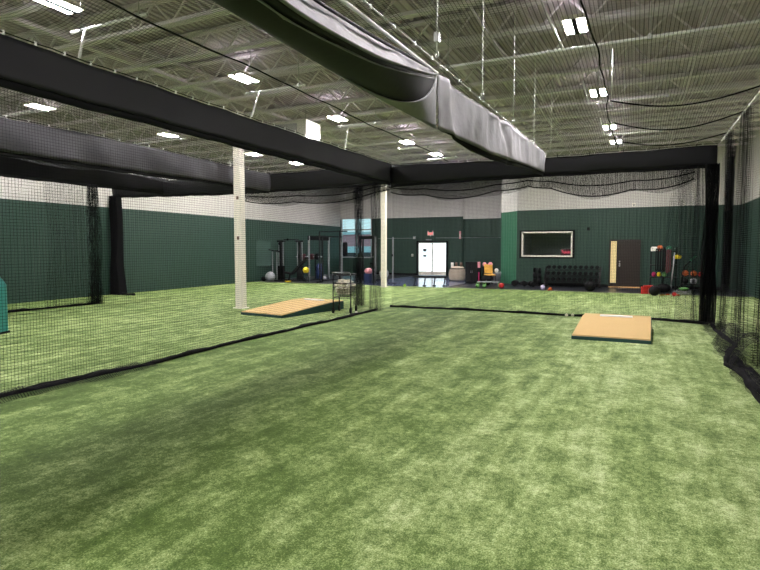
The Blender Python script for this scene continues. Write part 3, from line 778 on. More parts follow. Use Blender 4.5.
# roof nets over the bays
def roofnet(x0, x1, xs, lab, ropes, y0=-1.5, y1=14.2):
    t_ = thing('roof_net', lab, 'net', ((x0 + x1) / 2, 6, 4), 0, 'roof nets over the cages')
    def zf(x, y):
        a, b_ = (x0, xs) if x < xs else (xs, x1)
        k_ = (x - a) / (b_ - a)
        return 4.0 - (.16 + .07 * math.sin(y * 1.6 + x)) * math.sin(PI * k_) - .05 * (x >= x1 - .01 or x <= x0 + .01) * 0
    netsheet(t_, lambda u, v: (u, v, zf(u, v)), lin(x0, x1, 25), lin(y0, y1, 80), 'netroof')
    MB().tube([(xs + .05 * wob(y * .7, x0), y, zf(xs, y) - .01) for y in lin(y0, y1, 60)], .010, 6).build('seam_rope', 'rope', t_)
    for (y, a, b_, sg_) in ropes:
        MB().tube([(a + (b_ - a) * k_, y + .25 * math.sin(PI * k_), 4.0 - sg_ * math.sin(PI * k_)) for k_ in lin(0, 1, 24)], .012, 6).build('border_rope', 'rope', t_)
    under(t_)
roofnet(-6.3, -2.2, -4.6, 'sagging roof net over the lane between the left band and the sagging band', [])
roofnet(-2.05, 1.6, -.5, 'sagging roof net over the right lane, with drooping ropes to the right wall net', [(9.6, -.45, 1.58, .12), (11.3, -.45, 1.58, .16), (13.2, -.45, 1.58, .12)])
roofnet(-10.25, -6.4, -8.3, 'roof net over the lane with the left mound', [])
roofnet(-14.6, -10.35, -12.5, 'roof net over the outer left lane', [])
for r_ in (dv, fx, fl, h2, h3, rn, md): under(r_)

# ------------------------------------------------------------------ things on the turf
def mound(loc, rz, w, ln, h, lab):
    t_ = thing('pitching_mound', lab, 'pitching mound', (*loc, 0), rz, 'portable pitching mounds')
    MB().prism([(0, 0), (ln, 0), (ln, h - .02), (ln - .55, h - .02), (0, .06)], -w / 2, w / 2, 'yz').build('base', 'teal', t_, bevel=.008)
    MB().prism([(.02, .063), (ln - .55, h - .016), (ln - .01, h - .016), (ln - .01, h + .004), (ln - .55, h + .004), (.02, .083)], -w / 2 + .012, w / 2 - .012, 'yz').build('turf_top', 'tan', t_)
    MB().box((0, ln - .42, h + .016), (.62, .13, .03)).build('pitching_rubber', 'rubberw', t_, bevel=.005)
    return t_
mound((-.39, 10.52), -.02, 1.32, 2.25, .24, 'tan topped pitching mound with a white rubber in the near lane on the right')
mound((-8.31, 10.86), -.14, 1.40, 2.45, .24, 'tan topped pitching mound behind the left divider net beside the white column')

# ball cart
t = thing('ball_cart', 'black wheeled ball cart with a wire basket and top tray beside the left mound', 'cart', (-6.86, 12.5, 0), .25)
w2, d2 = .23, .30
fr = MB()
for sx in (-w2, w2):
    for sy in (-d2, d2): fr.tube([(sx, sy, .06), (sx, sy, .98)], .016, 8)
for z in (.40, .78, .98):
    fr.tube([(-w2, -d2, z), (w2, -d2, z), (w2, d2, z), (-w2, d2, z), (-w2, -d2, z)], .011, 6)
fr.build('frame', 'black', t)
bk_ = MB()
for k_ in range(5):
    s = 1 - .06 * k_; z = .68 - .065 * k_
    s *= 1.02; bk_.tube([(-w2 * s, -d2 * s, z), (w2 * s, -d2 * s, z), (w2 * s, d2 * s, z), (-w2 * s, d2 * s, z), (-w2 * s, -d2 * s, z)], .005, 5)
for i in range(7):
    a = -1 + i / 3
    bk_.tube([(a * w2, -d2, .68), (a * w2 * .76, -d2 * .76, .42), (a * w2 * .76, d2 * .76, .42), (a * w2, d2, .68)], .004, 5)
    bk_.tube([(-w2, a * d2, .68), (-w2 * .76, a * d2 * .76, .42), (w2 * .76, a * d2 * .76, .42), (w2, a * d2, .68)], .004, 5)
bk_.build('basket', 'black', t)
MB().box((0, d2 * .55, .99), (2 * w2 + .02, d2 * .9, .03)).build('tray', 'black', t, bevel=.004)
MB().tube([(-w2, -d2 - .02, 1.0), (-w2, -d2 - .1, 1.06), (w2, -d2 - .1, 1.06), (w2, -d2 - .02, 1.0)], .012, 8).build('handle', 'grey', t)
for sx in (-w2, w2):
    for sy in (-d2, d2): MB().lathe([(.01, -.02), (.075, -.02), (.085, 0), (.075, .02), (.01, .02)], (sx, sy, .085), 16, 'x').build('wheel', 'dark', t)
ROOT = t
B0 = None; cz = math.cos(.25); sz_ = math.sin(.25); nb = 0
for layer, (zz, nx, ny) in enumerate(((.50, 4, 5), (.57, 5, 6), (.64, 5, 7), (.71, 6, 7), (.775, 5, 6), (.835, 4, 4))):
    for i in range(nx):
        for j in range(ny):
            lx = (i - (nx - 1) / 2) * .079 + (layer % 2) * .004; ly = (j - (ny - 1) / 2) * .079
            p = (-6.86 + lx * cz - ly * sz_, 12.5 + lx * sz_ + ly * cz, zz + .006 * math.sin(i * 3 + j * 5))
            if B0 is None:
                B0 = MB().ball((0, 0, 0), .0365, 12, 8).build('baseball', 'leather'); o = B0
            else: o = B0.copy(); COL.objects.link(o)
            at(o, p, i * 1.3 + j); tag(o, 'scuffed white baseball piled in the wire basket of the ball cart', 'ball', 'baseballs in the ball cart'); nb += 1
for (x, y, lab) in ((-1.52, 14.02, 'left one of two white baseballs by the far net left of the right mound'), (-1.38, 14.04, 'right one of two white baseballs by the far net left of the right mound'),
                    (-6.42, 12.3, 'white baseball on the turf at the foot of the left divider near the ball cart'), (-17.0, 23.0, 'white ball on the turf edge near the mirror on the left wall')):
    o = B0.copy(); COL.objects.link(o); at(o, (x, y, .037)); tag(o, lab, 'ball')
    if 'group' in o: del o['group']

# teal pad at the left edge
t = thing('padded_block', 'teal vinyl padded upright block cut off by the left picture edge', 'pad', (-11.40, 6.22, 0), .46)
MB().prism([(-.35, 0.03), (.35, .03), (.35, .96), (.20, 1.16), (-.35, 1.18)], -.30, .30).build('pad_cover', 'pad', t, bevel=.03)
MB().box((0, 0, .02), (.72, .62, .04)).build('base', 'dark', t)

# ------------------------------------------------------------------ the gym
def simple(name, m, mb_, loc, lab, cat, rz=0, group=None, bevel=0):
    return tag(at(mb_.build(name, m, None, bevel=bevel), loc, rz), lab, cat, group)
def ballthing(loc, r, m, lab, name='exercise_ball', seam='dark'):
    t_ = thing(name, lab, 'ball', loc)
    MB().ball((0, 0, r), r, 22, 14).build('shell', m, t_)
    MB().tube([(r * 1.0 * math.cos(a), 0, r + r * 1.0 * math.sin(a)) for a in lin(0, 2 * PI, 33)], r * .03, 5, False).build('seam', seam, t_)
    return t_
ballthing((-5.11, 22.95, 0), .115, 'red', 'red ball on the turf edge right of the low bench', 'playground_ball', 'maroon')
ballthing((-1.62, 22.75, 0), .20, 'dark', 'large black slam ball on the floor in front of the dumbbell rack', 'slam_ball', 'black')
ballthing((.60, 21.7, 0), .175, 'dark', 'black slam ball beside the red stand at the storage rack', 'slam_ball', 'black')
ballthing((-9.15, 22.1, 0), .065, 'lime', 'lime green ball right of the second white column', 'playground_ball', 'greenp')
ballthing((-3.42, 22.85, 0), .10, 'lilac', 'pale lilac ball on the floor left of the orange cone', 'playground_ball', 'silver')
ballthing((1.22, 21.6, 0), .075, 'red', 'small red ball on the turf right of the black slam ball', 'playground_ball', 'pink')
t = thing('marker_cone', 'small orange cone on the floor before the dumbbell rack', 'cone', (-3.10, 22.72, 0))
MB().lathe([(.10, .0), (.06, .09), (.03, .12), (.01, .12)]).build('cone_body', 'orange', t); MB().lathe([(.13, 0), (.13, .012), (.02, .012)]).build('flange', 'orange', t)

# dumbbell rack, three tiers of ten
t = thing('dumbbell_rack', 'long three tier black dumbbell rack under the office window', 'rack', (-2.52, 25.1, 0))
for sx in (-1.12, 1.12):
    MB().bar((sx, -.32, .02), (sx, .26, .86), .07, .05).bar((sx, -.36, .03), (sx, .34, .03), .08, .05).bar((sx, .26, .03), (sx, .26, .86), .07, .05).build('upright', 'black', t)
tiers = [(-.24, .24), (-.04, .50), (.16, .76)]
for (yy, zz) in tiers:
    MB().bar((-1.14, yy - .09, zz - .05), (1.14, yy - .09, zz - .05), .05, .03).bar((-1.14, yy + .09, zz), (1.14, yy + .09, zz), .05, .03).build('shelf', 'black', t)
def hexhead(mb_, x, r, l):
    pts = [(r * math.cos(PI / 6 + k_ * PI / 3), r * math.sin(PI / 6 + k_ * PI / 3)) for k_ in range(6)]
    mb_.add([(x + e, p[0], p[1]) for e in (-l / 2, l / 2) for p in pts], [tuple(range(6)), tuple(range(6, 12))[::-1]] + [(i, 6 + i, 6 + (i + 1) % 6, (i + 1) % 6) for i in range(6)])
D0 = thing('dumbbell', 'x', 'dumbbell')
for sx in (-.09, .09):
    h_ = MB(); hexhead(h_, sx, .082, .09); h_.build('head', 'dark', D0, bevel=.006)
MB().tube([(-.06, 0, 0), (.06, 0, 0)], .016, 8).build('grip', 'grey', D0)
first = True
for ti, (yy, zz) in enumerate(tiers):
    nm = ('bottom', 'middle', 'top')[ti]
    for k_ in range(10):
        loc = (-2.52 - 1.0 + k_ * .222, 25.1 + yy, zz + .098)
        if first: D0.location = loc; D0.rotation_euler = (-.25, 0, PI / 2); o = D0; first = False
        else: o = dup(D0, loc); o.rotation_euler = (-.25, 0, PI / 2)
        o['label'] = 'black hex dumbbell on the %s tier of the long rack' % nm; o['group'] = 'dumbbells on the %s tier' % nm
# floor weights along the wall
for i, (x, y, s) in enumerate(((-4.88, 24.6, 1.7), (-4.50, 24.65, 1.6), (-4.15, 24.6, 1.5))):
    o = dup(D0, (x, y, .083 * s), None, ('big black dumbbell on the floor nearest the green corner wall', 'big black dumbbell on the floor, middle of three by the green corner wall', 'big black dumbbell on the floor beside the small weight tree')[i], 'dumbbells on the floor')
    o.scale = (s, s, s); o.rotation_euler = (0, 0, PI / 2 + .3 * i)
t = thing('weight_tree', 'small black weight tree left of the dumbbell rack', 'rack', (-4.02, 25.2, 0))
MB().bar((0, 0, 0), (0, 0, .80), .06).bar((-.22, 0, .02), (.22, 0, .02), .06, .04).bar((0, -.22, .02), (0, .22, .02), .06, .04).build('post', 'black', t)
for (z, r) in ((.22, .16), (.46, .14), (.70, .11)):
    for sx in (-1, 1): MB().lathe([(.03, -.05), (r, -.05), (r, .05), (.03, .05)], (sx * .11, 0, z), 18, 'x').build('plate', 'dark', t)

# low black training rail in front of the doors
t = thing('low_hurdle_bench', 'low black rail bench standing before the bright glass doors', 'bench', (-8.35, 23.15, 0), .28)
MB().bar((-.78, 0, .40), (.78, 0, .40), .14, .09).build('rail', 'black', t)
for i, x in enumerate((-.66, -.22, .22, .66)):
    MB().tube([(x, 0, .38), (x - .05, -.0, .03)], .028, 8).build('leg', 'black', t)
    MB().box((x - .04, 0, .02), (.16, .12, .03)).build('foot', 'dark', t, bevel=.006)

# beige bin with clutter
t = thing('canvas_bin', 'bulging beige canvas bin against the wall right of the glass doors', 'bin', (-8.40, 27.4, 0))
MB().lathe([(.36, .02), (.42, .10), (.45, .35), (.40, .62), (.30, .74), (.05, .76)], (0, 0, 0), 20, 'z', .8).build('canvas_body', 'beige', t)
MB().tube([(.40 * math.cos(a), .32 * math.sin(a), .64) for a in lin(0, 2 * PI, 25)], .025, 6, False).build('rim', 'dark', t)
for i, x in enumerate((-.28, -.06, .2)):
    simple('foam_roller', ('rubberw', 'brown', 'brown')[i], MB().lathe([(.02, 0), (.07, 0), (.07, .24), (.02, .24)], (0, 0, 0), 14), (-8.40 + x, 27.4, .69 + .03 * (1 - abs(x) * 2)), ('white roller end standing in the beige bin', 'brown roller standing in the middle of the beige bin', 'brown roller at the right side of the beige bin')[i], 'foam roller', 0, 'rollers in the beige bin')
# black cabinet
t = thing('storage_cabinet', 'black square cabinet standing between the beige bin and the yellow chair', 'cabinet', (-7.22, 26.1, 0), .03)
MB().box((0, 0, .52), (.60, .5, 1.0)).build('body', 'dark', t, bevel=.01)
for sx in (-.138, .138):
    q = MB().box((sx, -.26, .52), (.26, .02, .92)).build('cabinet_door', 'black', t)
    MB().box((sx * .25, -.275, .55), (.02, .02, .12)).build('handle', 'grey', q)
# clutter on and beside it
t = thing('low_table', 'low green legged bench with clutter left of the red ball', 'bench', (-5.75, 23.3, 0), .12)
MB().box((0, 0, .24), (.95, .34, .04)).build('top', 'grey', t, bevel=.006)
for sx in (-.44, .44):
    for sy in (-.13, .13): MB().bar((sx, sy, 0), (sx, sy, .22), .035).build('leg', 'greenp' if sx > 0 else 'black', t)
for i, (x, y) in enumerate(((-6.08, 22.75), (-5.80, 22.8))):
    k_ = thing('kettlebell', ('light green kettlebell at the left foot of the low bench', 'light green kettlebell before the middle of the low bench')[i], 'kettlebell', (x, y, 0), .2 * i, 'green kettlebells')
    MB().ball((0, 0, .085), .085, 14, 9, (1, 1, .95)).build('bell', 'greenp', k_)
    MB().tube([(-.055, 0, .13), (-.065, 0, .19), (-.03, 0, .225), (.03, 0, .225), (.065, 0, .19), (.055, 0, .13)], .014, 7).build('handle', 'greenp', k_)
t = thing('plastic_chair', 'amber yellow plastic chair with its back tilted, behind the low bench', 'chair', (-6.15, 25.2, 0), .6)
MB().box((0, 0, .46), (.44, .42, .035), (0.06, 0, 0)).build('seat', 'amber', t, bevel=.012)
MB().box((.02, .27, .72), (.40, .035, .44), (-.42, .1, 0)).build('backrest', 'amber', t, bevel=.012)
for sx in (-.19, .19):
    for sy in (-.18, .18): MB().tube([(sx, sy, .45), (sx * 1.15, sy * 1.15, 0)], .014, 7).build('leg', 'black', t)
t = thing('waste_bucket', 'pale grey bucket right of the amber chair', 'bucket', (-5.98, 25.75, 0))
MB().lathe([(.17, 0), (.22, .52), (.235, .53), (.22, .50), (.02, .48)]).build('bucket_body', 'silver', t)
MB().tube([(.22 * math.cos(a), 0, .5 + .16 * math.sin(a)) for a in lin(0, PI, 13)], .008, 6).build('handle', 'grey', t)
ballthing((-5.98, 25.75, .535), .10, 'rubberw', 'white ball sitting on top of the grey bucket', 'medicine_ball', 'silver')
t = thing('wheel_roller', 'black wheel shaped trainer below the amber chair', 'wheel', (-6.10, 24.3, 0), .3)
MB().lathe([(.05, -.06), (.22, -.06), (.24, 0), (.22, .06), (.05, .06)], (0, 0, .24), 22, 'y').build('tyre', 'dark', t); MB().tube([(0, -.16, .24), (0, .16, .24)], .02).build('axle', 'grey', t)
t = thing('display_stand', 'narrow black stand with a magenta stripe beside the cabinet', 'stand', (-6.74, 25.6, 0))
MB().box((0, 0, .38), (.10, .25, .76)).build('body', 'dark', t); MB().box((-.01, -.135, .30), (.06, .02, .5)).build('stripe', 'magenta', t)
simple('foam_block', 'pink', MB().box((0, 0, .14), (.09, .2, .28)), (-6.78, 25.60, .76), 'upright pink foam block on the narrow stand by the cabinet', 'block', 0, None, .01)
t = thing('pink_dumbbell', 'pink dumbbell lying on the dark shelf between cabinet and chair', 'dumbbell', (-6.44, 25.85, .92), .1)
MB().ball((-.14, 0, 0), .10, 12, 8).build('head', 'pink', t); MB().ball((.14, 0, 0), .11, 12, 8).build('head', 'pink', t); MB().tube([(-.1, 0, 0), (.1, 0, 0)], .03).build('grip', 'magenta', t)
t = thing('side_shelf', 'low dark shelf unit right of the black cabinet', 'shelf', (-6.44, 25.95, 0))
MB().box((0, 0, .78), (.46, .3, .04)).build('top', 'dark', t); MB().box((-.21, 0, .38), (.03, .3, .76)).box((.21, 0, .38), (.03, .3, .76)).build('side_panel', 'dark', t); MB().box((0, 0, .35), (.40, .3, .03)).build('shelf', 'dark', t)

# storage rack at the right
t = thing('storage_rack', 'black wall rack with hanging bands and balls right of the brown door', 'rack', (.95, 23.95, 0))
for sx in (-.44, .0, .44):
    MB().bar((sx, .14, 0), (sx, .14, 1.72), .05).bar((sx, -.2, .03), (sx, .2, .03), .05, .04).build('upright', 'black', t)
for z in (.55, 1.02, 1.55): MB().box((0, 0, z), (.94, .34, .035)).build('shelf', 'black', t)
for i, x in enumerate((-.40, -.14, .14, .36)): MB().tube([(x, -.16, 1.66), (x, -.30, 1.68)], .012, 6).build('peg', 'grey', t)
def band(x, z0, z1, m, lab, w=.05):
    t_ = tag(at(MB().tube([(-w, 0, z1 - z0 - .05), (-w, 0, .06), (-w * .5, 0, 0), (w * .5, 0, 0), (w, 0, .06), (w, 0, z1 - z0 - .05), (w * .4, 0, z1 - z0), (-w * .4, 0, z1 - z0), (-w, 0, z1 - z0 - .05)], .022, 7).build('resistance_band', m), (x, 23.64, z0)), lab, 'band', 'resistance bands on the rack')
for i in range(4): band(.70 + i * .085, .82 - .03 * (i % 2), 1.66, 'dark', ('black band hanging at the left end of the rack', 'black band second from the left on the rack', 'black band third from the left on the rack', 'black band just left of the maroon bands')[i], .03)
for i in range(2): band(1.07 + i * .075, .74 + .05 * i, 1.62, 'maroon', ('maroon band beside the black bands on the rack', 'maroon band nearest the grey pole on the rack')[i], .028)
ballthing((.80, 23.85, 1.575), .11, 'orange', 'orange ball on top of the storage rack', 'medicine_ball', 'brown')
simple('folded_towel', 'rubberw', MB().box((0, 0, .07), (.22, .2, .14)).box((.01, 0, .155), (.18, .17, .03)), (.60, 23.85, 1.567), 'white folded cloth on top of the storage rack left of the orange ball', 'towel', 0, None, .02)
ballthing((1.12, 23.85, 1.575), .10, 'emerald', 'emerald green ball on top of the storage rack', 'medicine_ball', 'dark')
t = thing('hook_disc', 'yellow oval disc hanging at the upper right of the storage rack', 'disc', (1.40, 23.70, 1.35), .4)
MB().lathe([(.02, -.02), (.15, -.02), (.15, .02), (.02, .02)], (0, 0, 0), 18, 'y', .55).build('disc', 'yellow', t); MB().tube([(0, .0, .08), (0, .14, .12)], .012).build('hook', 'black', t)
t = thing('barbell', 'grey bar leaning upright against the storage rack', 'bar', (1.27, 23.5, 0))
MB().tube([(-.08, 0, .0), (.03, .10, 1.52)], .022, 8).build('shaft', 'galv', t); MB().tube([(-.085, 0, 0.0), (-.06, .0, .25)], .032, 8).build('sleeve', 'grey', t)
for i, (x, z, m, nm_) in enumerate(((.62, .585, 'magenta', 'magenta soft weight on the low shelf of the storage rack'), (.80, .585, 'yellow', 'yellow soft weight on the low shelf of the storage rack'), (.98, .585, 'greenp', 'pale green soft weight on the low shelf of the storage rack'))):
    simple('soft_weight', m, MB().ball((0, 0, .10), .10, 12, 8, (.8, .8, 1)), (x, 23.8, .567), nm_, 'weight', 0, 'soft weights on the low shelf')
simple('gear_bag', 'dark', MB().ball((0, 0, .17), .24, 16, 10, (1.1, .8, .72)), (.95, 23.4, 0), 'black gear bag lying under the storage rack', 'bag')
# red step stand
t = thing('step_stool', 'red step stool beside the black slam ball', 'stool', (.42, 22.4, 0), .1)
MB().box((0, 0, .29), (.34, .28, .05)).build('top', 'red', t, bevel=.01)
for sx in (-.13, .13): MB().bar((sx, 0, 0), (sx, 0, .27), .06, .24).build('leg', 'red', t)
# second rack on the right: lever machine with orange balls
t = thing('ball_shelf', 'low black ball shelf at the right end by the gathered net', 'rack', (1.92, 24.0, 0))
for sx in (-.33, .33): MB().bar((sx, 0, 0), (sx, 0, .75), .05).bar((sx, -.2, .03), (sx, .2, .03), .05).build('upright', 'black', t)
for z in (.30, .60): MB().box((0, 0, z), (.70, .32, .03)).build('shelf', 'black', t)
for i, (x, z, r, m, lab) in enumerate(((1.70, .615, .11, 'orange', 'left orange ball on the low ball shelf'), (1.98, .615, .11, 'orange', 'right orange ball on the low ball shelf'), (2.20, .615, .085, 'red', 'small red ball at the right end of the low ball shelf'), (1.72, .315, .10, 'dark', 'black ball on the bottom of the low ball shelf'), (1.98, .315, .12, 'silver', 'grey ball on the bottom of the low ball shelf'))):
    ballthing((x, 23.9, z), r, m, lab, 'medicine_ball')
t = thing('landmine_bar', 'black lever bar with a green grip rising over the ball shelf', 'bar', (1.6, 24.5, 0))
MB().tube([(0, 0, .05), (.10, 0, .95), (.36, 0, 1.25)], .03, 8).build('lever', 'black', t); MB().tube([(.30, 0, 1.18), (.48, 0, 1.40)], .045, 8).build('grip', 'emerald', t); MB().box((0, 0, .03), (.3, .3, .06)).build('base', 'black', t)
simple('step_platform', 'grey', MB().box((0, 0, .06), (.6, .3, .10)).box((0, 0, .125), (.56, .26, .03)), (1.55, 22.6, 0), 'grey step platform on the floor under the leaning bar', 'platform', .1, None, .01)
simple('sand_pouch', 'greenp', MB().ball((0, 0, .07), .14, 12, 8, (1.2, .8, .5)), (1.58, 22.6, .14), 'green pouch lying on the grey step platform', 'pouch')
for i, (x, y, m, lab) in enumerate(((.86, 21.9, 'amber', 'small amber disc cone on the turf right of the slam ball'), (1.05, 22.2, 'orange', 'small orange disc cone on the gym edge under the rack'), (1.35, 22.0, 'orange', 'small orange disc cone before the grey step platform'))):
    simple('disc_cone', m, MB().lathe([(.09, 0), (.04, .05), (.02, .05)], (0, 0, 0), 14), (x, y, 0.001), lab, 'cone', 0, 'disc cones by the storage rack')

# left machines
def tower(loc, rz, lab, h=2.05, beam=True):
    t_ = thing('cable_machine', lab, 'gym machine', loc, rz)
    MB().box((0, 0, h / 2), (.12, .16, h)).build('column', 'black', t_)
    for sx in (-.13, .13): MB().tube([(sx, -.02, .05), (sx, -.02, h - .05)], .018, 8).build('guide_rod', 'grey', t_)
    MB().box((0, 0, .42), (.34, .16, .72)).build('weight_stack', 'dark', t_)
    MB().box((0, 0, .03), (.52, .6, .05)).build('base', 'black', t_, bevel=.01)
    MB().lathe([(.02, -.03), (.09, -.03), (.09, .03), (.02, .03)], (0, -.1, h - .12), 16, 'x').build('pulley', 'dark', t_)
    MB().box((0, 0, h), (.40, .2, .08)).build('crown', 'black', t_)
    if beam: MB().bar((0, -.05, 1.5), (-.75, -.05, 1.62), .05).build('arm', 'black', t_)
    return t_
tower((-16.66, 23.55, 0), .0, 'black cable machine tower with a thick base and side arm right of the silver ball', 2.05)
tower((-15.98, 24.25, 0), .3, 'slimmer black cable tower left of the bench with weight plates', 2.05, False)
t = thing('crossbar', 'black crossbar joining the two cable towers', 'bar', (-16.34, 24.0, 2.14), .72); MB().tube([(-.40, 0, 0), (.40, 0, 0)], .025).build('tube', 'black', t)
MB().box((-.2, 0, 0), (.1, .1, .1)).build('joint', 'dark', t)
t = thing('stall_frame', 'thin grey upright frame left of the cable towers', 'frame', (-17.22, 23.75, 0), .2)
for sx in (-.12, .12): MB().bar((sx, 0, 0), (sx, 0, 1.55), .04).build('upright', 'grey', t)
MB().bar((-.16, 0, 1.55), (.30, 0, 1.57), .05).build('crossbar', 'black', t)
ballthing((-16.86, 22.86, 0), .25, 'silver', 'large silver grey exercise ball by the mirror', 'exercise_ball', 'grey')
ballthing((-17.28, 22.86, 0), .13, 'dark', 'black ball left of the silver exercise ball', 'slam_ball', 'black')
simple('weight_plate', 'yellow', MB().lathe([(.03, 0), (.17, 0), (.17, .05), (.03, .05)], (0, 0, 0), 20), (-15.85, 22.95, .0), 'yellow weight plate lying on the floor under the cable towers', 'plate')
t = thing('incline_bench', 'black incline weight bench left of the yellow ball', 'bench', (-15.72, 23.50, 0), .25)
MB().box((.20, 0, .80), (1.15, .30, .12), (0, -.80, 0)).build('back_pad', 'dark', t, bevel=.02)
MB().box((-.42, 0, .42), (.46, .32, .10), (0, .15, 0)).build('seat_pad', 'dark', t, bevel=.02)
MB().bar((-.62, 0, .06), (.55, 0, .06), .08).bar((-.4, 0, .06), (-.3, 0, .4), .08).bar((.40, 0, .06), (.15, 0, .72), .08).build('frame', 'black', t)
for sx in (-.62, .55): MB().bar((sx, -.25, .03), (sx, .25, .03), .07).build('foot', 'black', t)
ballthing((-15.08, 23.42, .42), .165, 'yellow', 'bright yellow ball by the front post of the squat rack', 'exercise_ball', 'amber')
t = thing('ball_stand', 'low black ring stand under the yellow ball', 'stand', (-15.08, 23.42, 0))
MB().tube([(.12 * math.cos(a), .12 * math.sin(a), .43) for a in lin(0, 2 * PI, 21)], .018, 6, False).build('ring', 'black', t)
for k_ in range(3): MB().tube([(.12 * math.cos(k_ * 2.1), .12 * math.sin(k_ * 2.1), .43), (.15 * math.cos(k_ * 2.1), .15 * math.sin(k_ * 2.1), 0)], .016, 6).build('leg', 'black', t)
t = thing('heavy_bag', 'dark blue upright sandbag behind the front post of the squat rack', 'sandbag', (-15.32, 25.15, 0))
MB().lathe([(.10, 0), (.21, .05), (.22, .45), (.20, .75), (.12, .86), (.03, .90)]).build('bag_body', 'blue', t)
MB().tube([(-.1, -.17, .70), (-.1, -.25, .62), (-.1, -.2, .5)], .015, 6).tube([(.1, -.17, .70), (.1, -.25, .62), (.1, -.2, .5)], .015, 6).build('handle', 'dark', t)
k_ = thing('kettlebell', 'pale kettlebell standing right of the blue sandbag', 'kettlebell', (-14.72, 24.6, 0), .2)
MB().ball((0, 0, .12), .12, 14, 9, (1, 1, .95)).build('bell', 'silver', k_)
MB().tube([(-.08, 0, .18), (-.09, 0, .27), (-.04, 0, .32), (.04, 0, .32), (.09, 0, .27), (.08, 0, .18)], .018, 7).build('handle', 'silver', k_)
BX, BY = -16.12, 25.3
t = thing('loaded_barbell', 'loaded barbell with dark and red plates above the incline bench', 'barbell', (BX, BY, 1.235), .12)
MB().tube([(-.75, 0, 0), (.75, 0, 0)], .016, 8).build('shaft', 'grey', t)
for (x, r, m) in ((-.50, .17, 'dark'), (-.28, .16, 'maroon'), (.22, .16, 'maroon'), (.50, .17, 'dark')):
    MB().lathe([(.02, -.07), (r, -.07), (r, .07), (.02, .07)], (x, 0, 0), 20, 'x').build('plate', m, t)
t = thing('barbell_stand', 'black uprights holding the loaded barbell', 'rack', (BX, BY, 0), .12)
for sx in (-.38, .38): MB().bar((sx, .06, 0), (sx, .06, 1.17), .06).bar((sx, -.25, .03), (sx, .3, .03), .06).bar((sx, -.05, 1.18), (sx, .08, 1.18), .05).build('upright', 'black', t)
def squat(loc, rz, lab, w, dp, h, lt, side=False):
    t_ = thing('squat_rack', lab, 'rack', loc, rz)
    for i, (sx, sy) in enumerate(((-1, -1), (1, -1), (-1, 1), (1, 1))):
        MB().bar((sx * w / 2, sy * dp / 2, 0), (sx * w / 2, sy * dp / 2, h), .075).build('upright', 'grey' if i in lt else 'black', t_)
    if side: MB().box((-w / 2, 0, h - .10), (.06, dp + .1, .22)).build('side_panel', 'dark', t_)
    else: MB().box((0, -dp / 2, h - .08), (w + .1, .06, .16)).build('front_panel', 'dark', t_)
    for sx in (-1, 1): MB().bar((sx * w / 2, -dp / 2, h - .03), (sx * w / 2, dp / 2, h - .03), .06).bar((sx * w / 2, -dp / 2, .04), (sx * w / 2, dp / 2, .04), .06).build('side_rail', 'black', t_)
    MB().tube([(-w / 2, dp / 2, h - .02), (w / 2, dp / 2, h - .02)], .02).build('pull_up_bar', 'grey', t_)
    for sx in (-1, 1): MB().bar((sx * w / 2, -dp / 2 - .06, 1.25), (sx * w / 2, -dp / 2 - .16, 1.28), .05).build('j_hook', 'grey', t_)
    return t_
squat((-14.86, 25.0, 0), .0, 'tall grey posted squat rack with a dark top panel right of the yellow ball', .80, 2.0, 2.32, (0, 2, 3), True)
t = thing('rig_frame', 'tall thin black pull up rig between the squat rack and the window', 'rack', (-13.62, 23.3, 0), .06)
for sx in (-.55, .55): MB().bar((sx, 0, 0), (sx, 0, 2.5), .05).build('upright', 'black', t)
MB().bar((-.58, 0, 2.5), (.95, 0, 2.5), .045).build('crossbar', 'black', t); MB().bar((-.55, -.3, .03), (-.55, .3, .03), .06).bar((.55, -.3, .03), (.55, .3, .03), .06).build('foot', 'black', t)
squat((-12.02, 24.3, 0), .35, 'black squat rack in front of the tall window, right of the ball cart', .62, 1.1, 2.28, (3,))
t = thing('pole_stand', 'slim grey upright stand on the gym floor right of the far white column', 'stand', (-10.55, 24.0, 0))
MB().bar((0, 0, .03), (0, 0, 2.22), .05).build('post', 'grey', t); MB().bar((-.25, 0, .025), (.2, 0, .025), .08, .05).bar((0, -.25, .025), (0, .25, .025), .08, .05).build('foot', 'black', t)
MB().box((-.02, 0, 1.35), (.07, .08, .10)).build('clamp', 'dark', t)
t = thing('weight_plates_stand', 'dark plates on a low stand below the window', 'rack', (-13.0, 25.5, 0), .2)
MB().bar((0, 0, 0), (0, 0, 1.0), .07).bar((-.3, 0, .03), (.3, 0, .03), .07).build('post', 'black', t)
for (z, r) in ((.3, .22), (.62, .2), (.9, .16)): MB().lathe([(.03, -.07), (r, -.07), (r, .07), (.03, .07)], (0, -.1, z), 20, 'y').build('plate', 'dark', t)
simple('gym_bag', 'pink', MB().ball((0, 0, .14), .2, 14, 9, (1, .8, .8)), (-12.02, 24.32, .425), 'pink bag on the blue box inside the black squat rack', 'bag')
simple('plyo_box', 'blue', MB().box((0, 0, .215), (.40, .45, .43)), (-12.02, 24.3, 0), 'blue box inside the black squat rack before the window', 'box', .35, None, .015)
t = thing('exercise_bike', 'dark exercise bike just left of the second white column', 'exercise bike', (-12.25, 25.9, 0), .7)
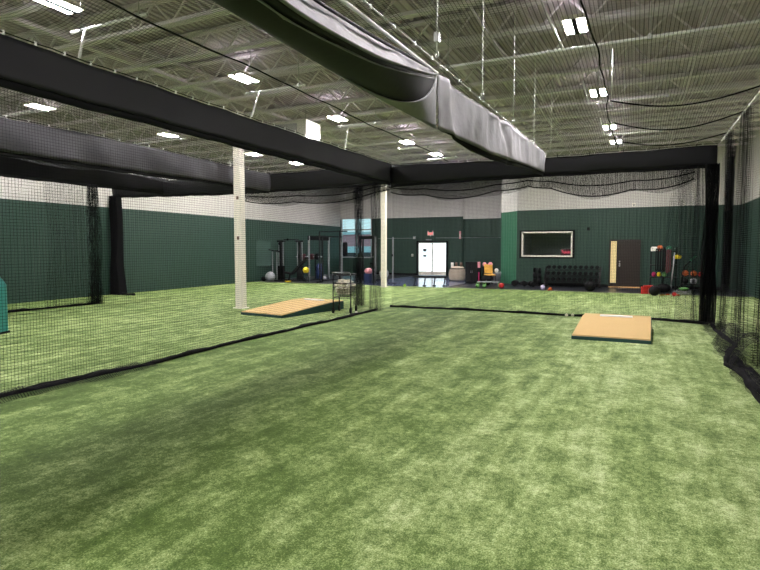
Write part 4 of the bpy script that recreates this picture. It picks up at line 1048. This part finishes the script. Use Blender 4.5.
MB().bar((-.5, 0, .04), (.5, 0, .04), .08).bar((-.5, -.22, .03), (-.5, .22, .03), .07).bar((.5, -.22, .03), (.5, .22, .03), .07).build('base', 'black', t)
MB().bar((-.2, 0, .06), (-.3, 0, .85), .07).bar((.25, 0, .06), (.42, 0, 1.15), .07).bar((-.25, 0, .45), (.32, 0, .55), .06).build('frame', 'black', t)
MB().lathe([(.03, -.03), (.26, -.03), (.26, .03), (.03, .03)], (.34, 0, .36), 24, 'y').build('flywheel', 'grey', t)
MB().box((-.31, 0, .90), (.28, .18, .07)).build('saddle', 'dark', t, bevel=.02)
MB().tube([(.40, -.22, 1.16), (.43, 0, 1.15), (.40, .22, 1.16)], .02).build('handlebar', 'dark', t)
simple('grey_drum', 'silver', MB().lathe([(.2, 0), (.24, .05), (.24, .5), (.2, .55), (.02, .55)]), (-13.1, 26.9, 0), 'grey drum standing behind the exercise bike', 'drum')
# black machine seen against the window light
t = thing('hanging_bag', 'black punching bag hanging in front of the tall window', 'punching bag', (-14.9, 27.2, 1.24))
MB().lathe([(.02, 0), (.12, .02), (.14, .08), (.14, .72), (.12, .79), (.02, .80)]).build('bag_body', 'dark', t); MB().tube([(0, 0, .83), (0, 0, ZD - .52 - 1.24)], .010).build('chain', 'galv', t)

# ------------------------------------------------------------------ daylight outside
w = bpy.data.worlds.new('world'); S.world = w; w.use_nodes = True
wt = w.node_tree; bgn = wt.nodes['Background']
tcw = wt.nodes.new('ShaderNodeTexCoord'); sx_ = wt.nodes.new('ShaderNodeSeparateXYZ'); wt.links.new(tcw.outputs['Generated'], sx_.inputs[0])
rp = wt.nodes.new('ShaderNodeValToRGB'); wt.links.new(sx_.outputs['Z'], rp.inputs[0])
rp.color_ramp.elements[0].position = .0; rp.color_ramp.elements[0].color = srgb(216, 236, 240)
rp.color_ramp.elements[1].position = .12; rp.color_ramp.elements[1].color = srgb(150, 216, 226)
wt.links.new(rp.outputs[0], bgn.inputs[0]); bgn.inputs[1].default_value = 1.5
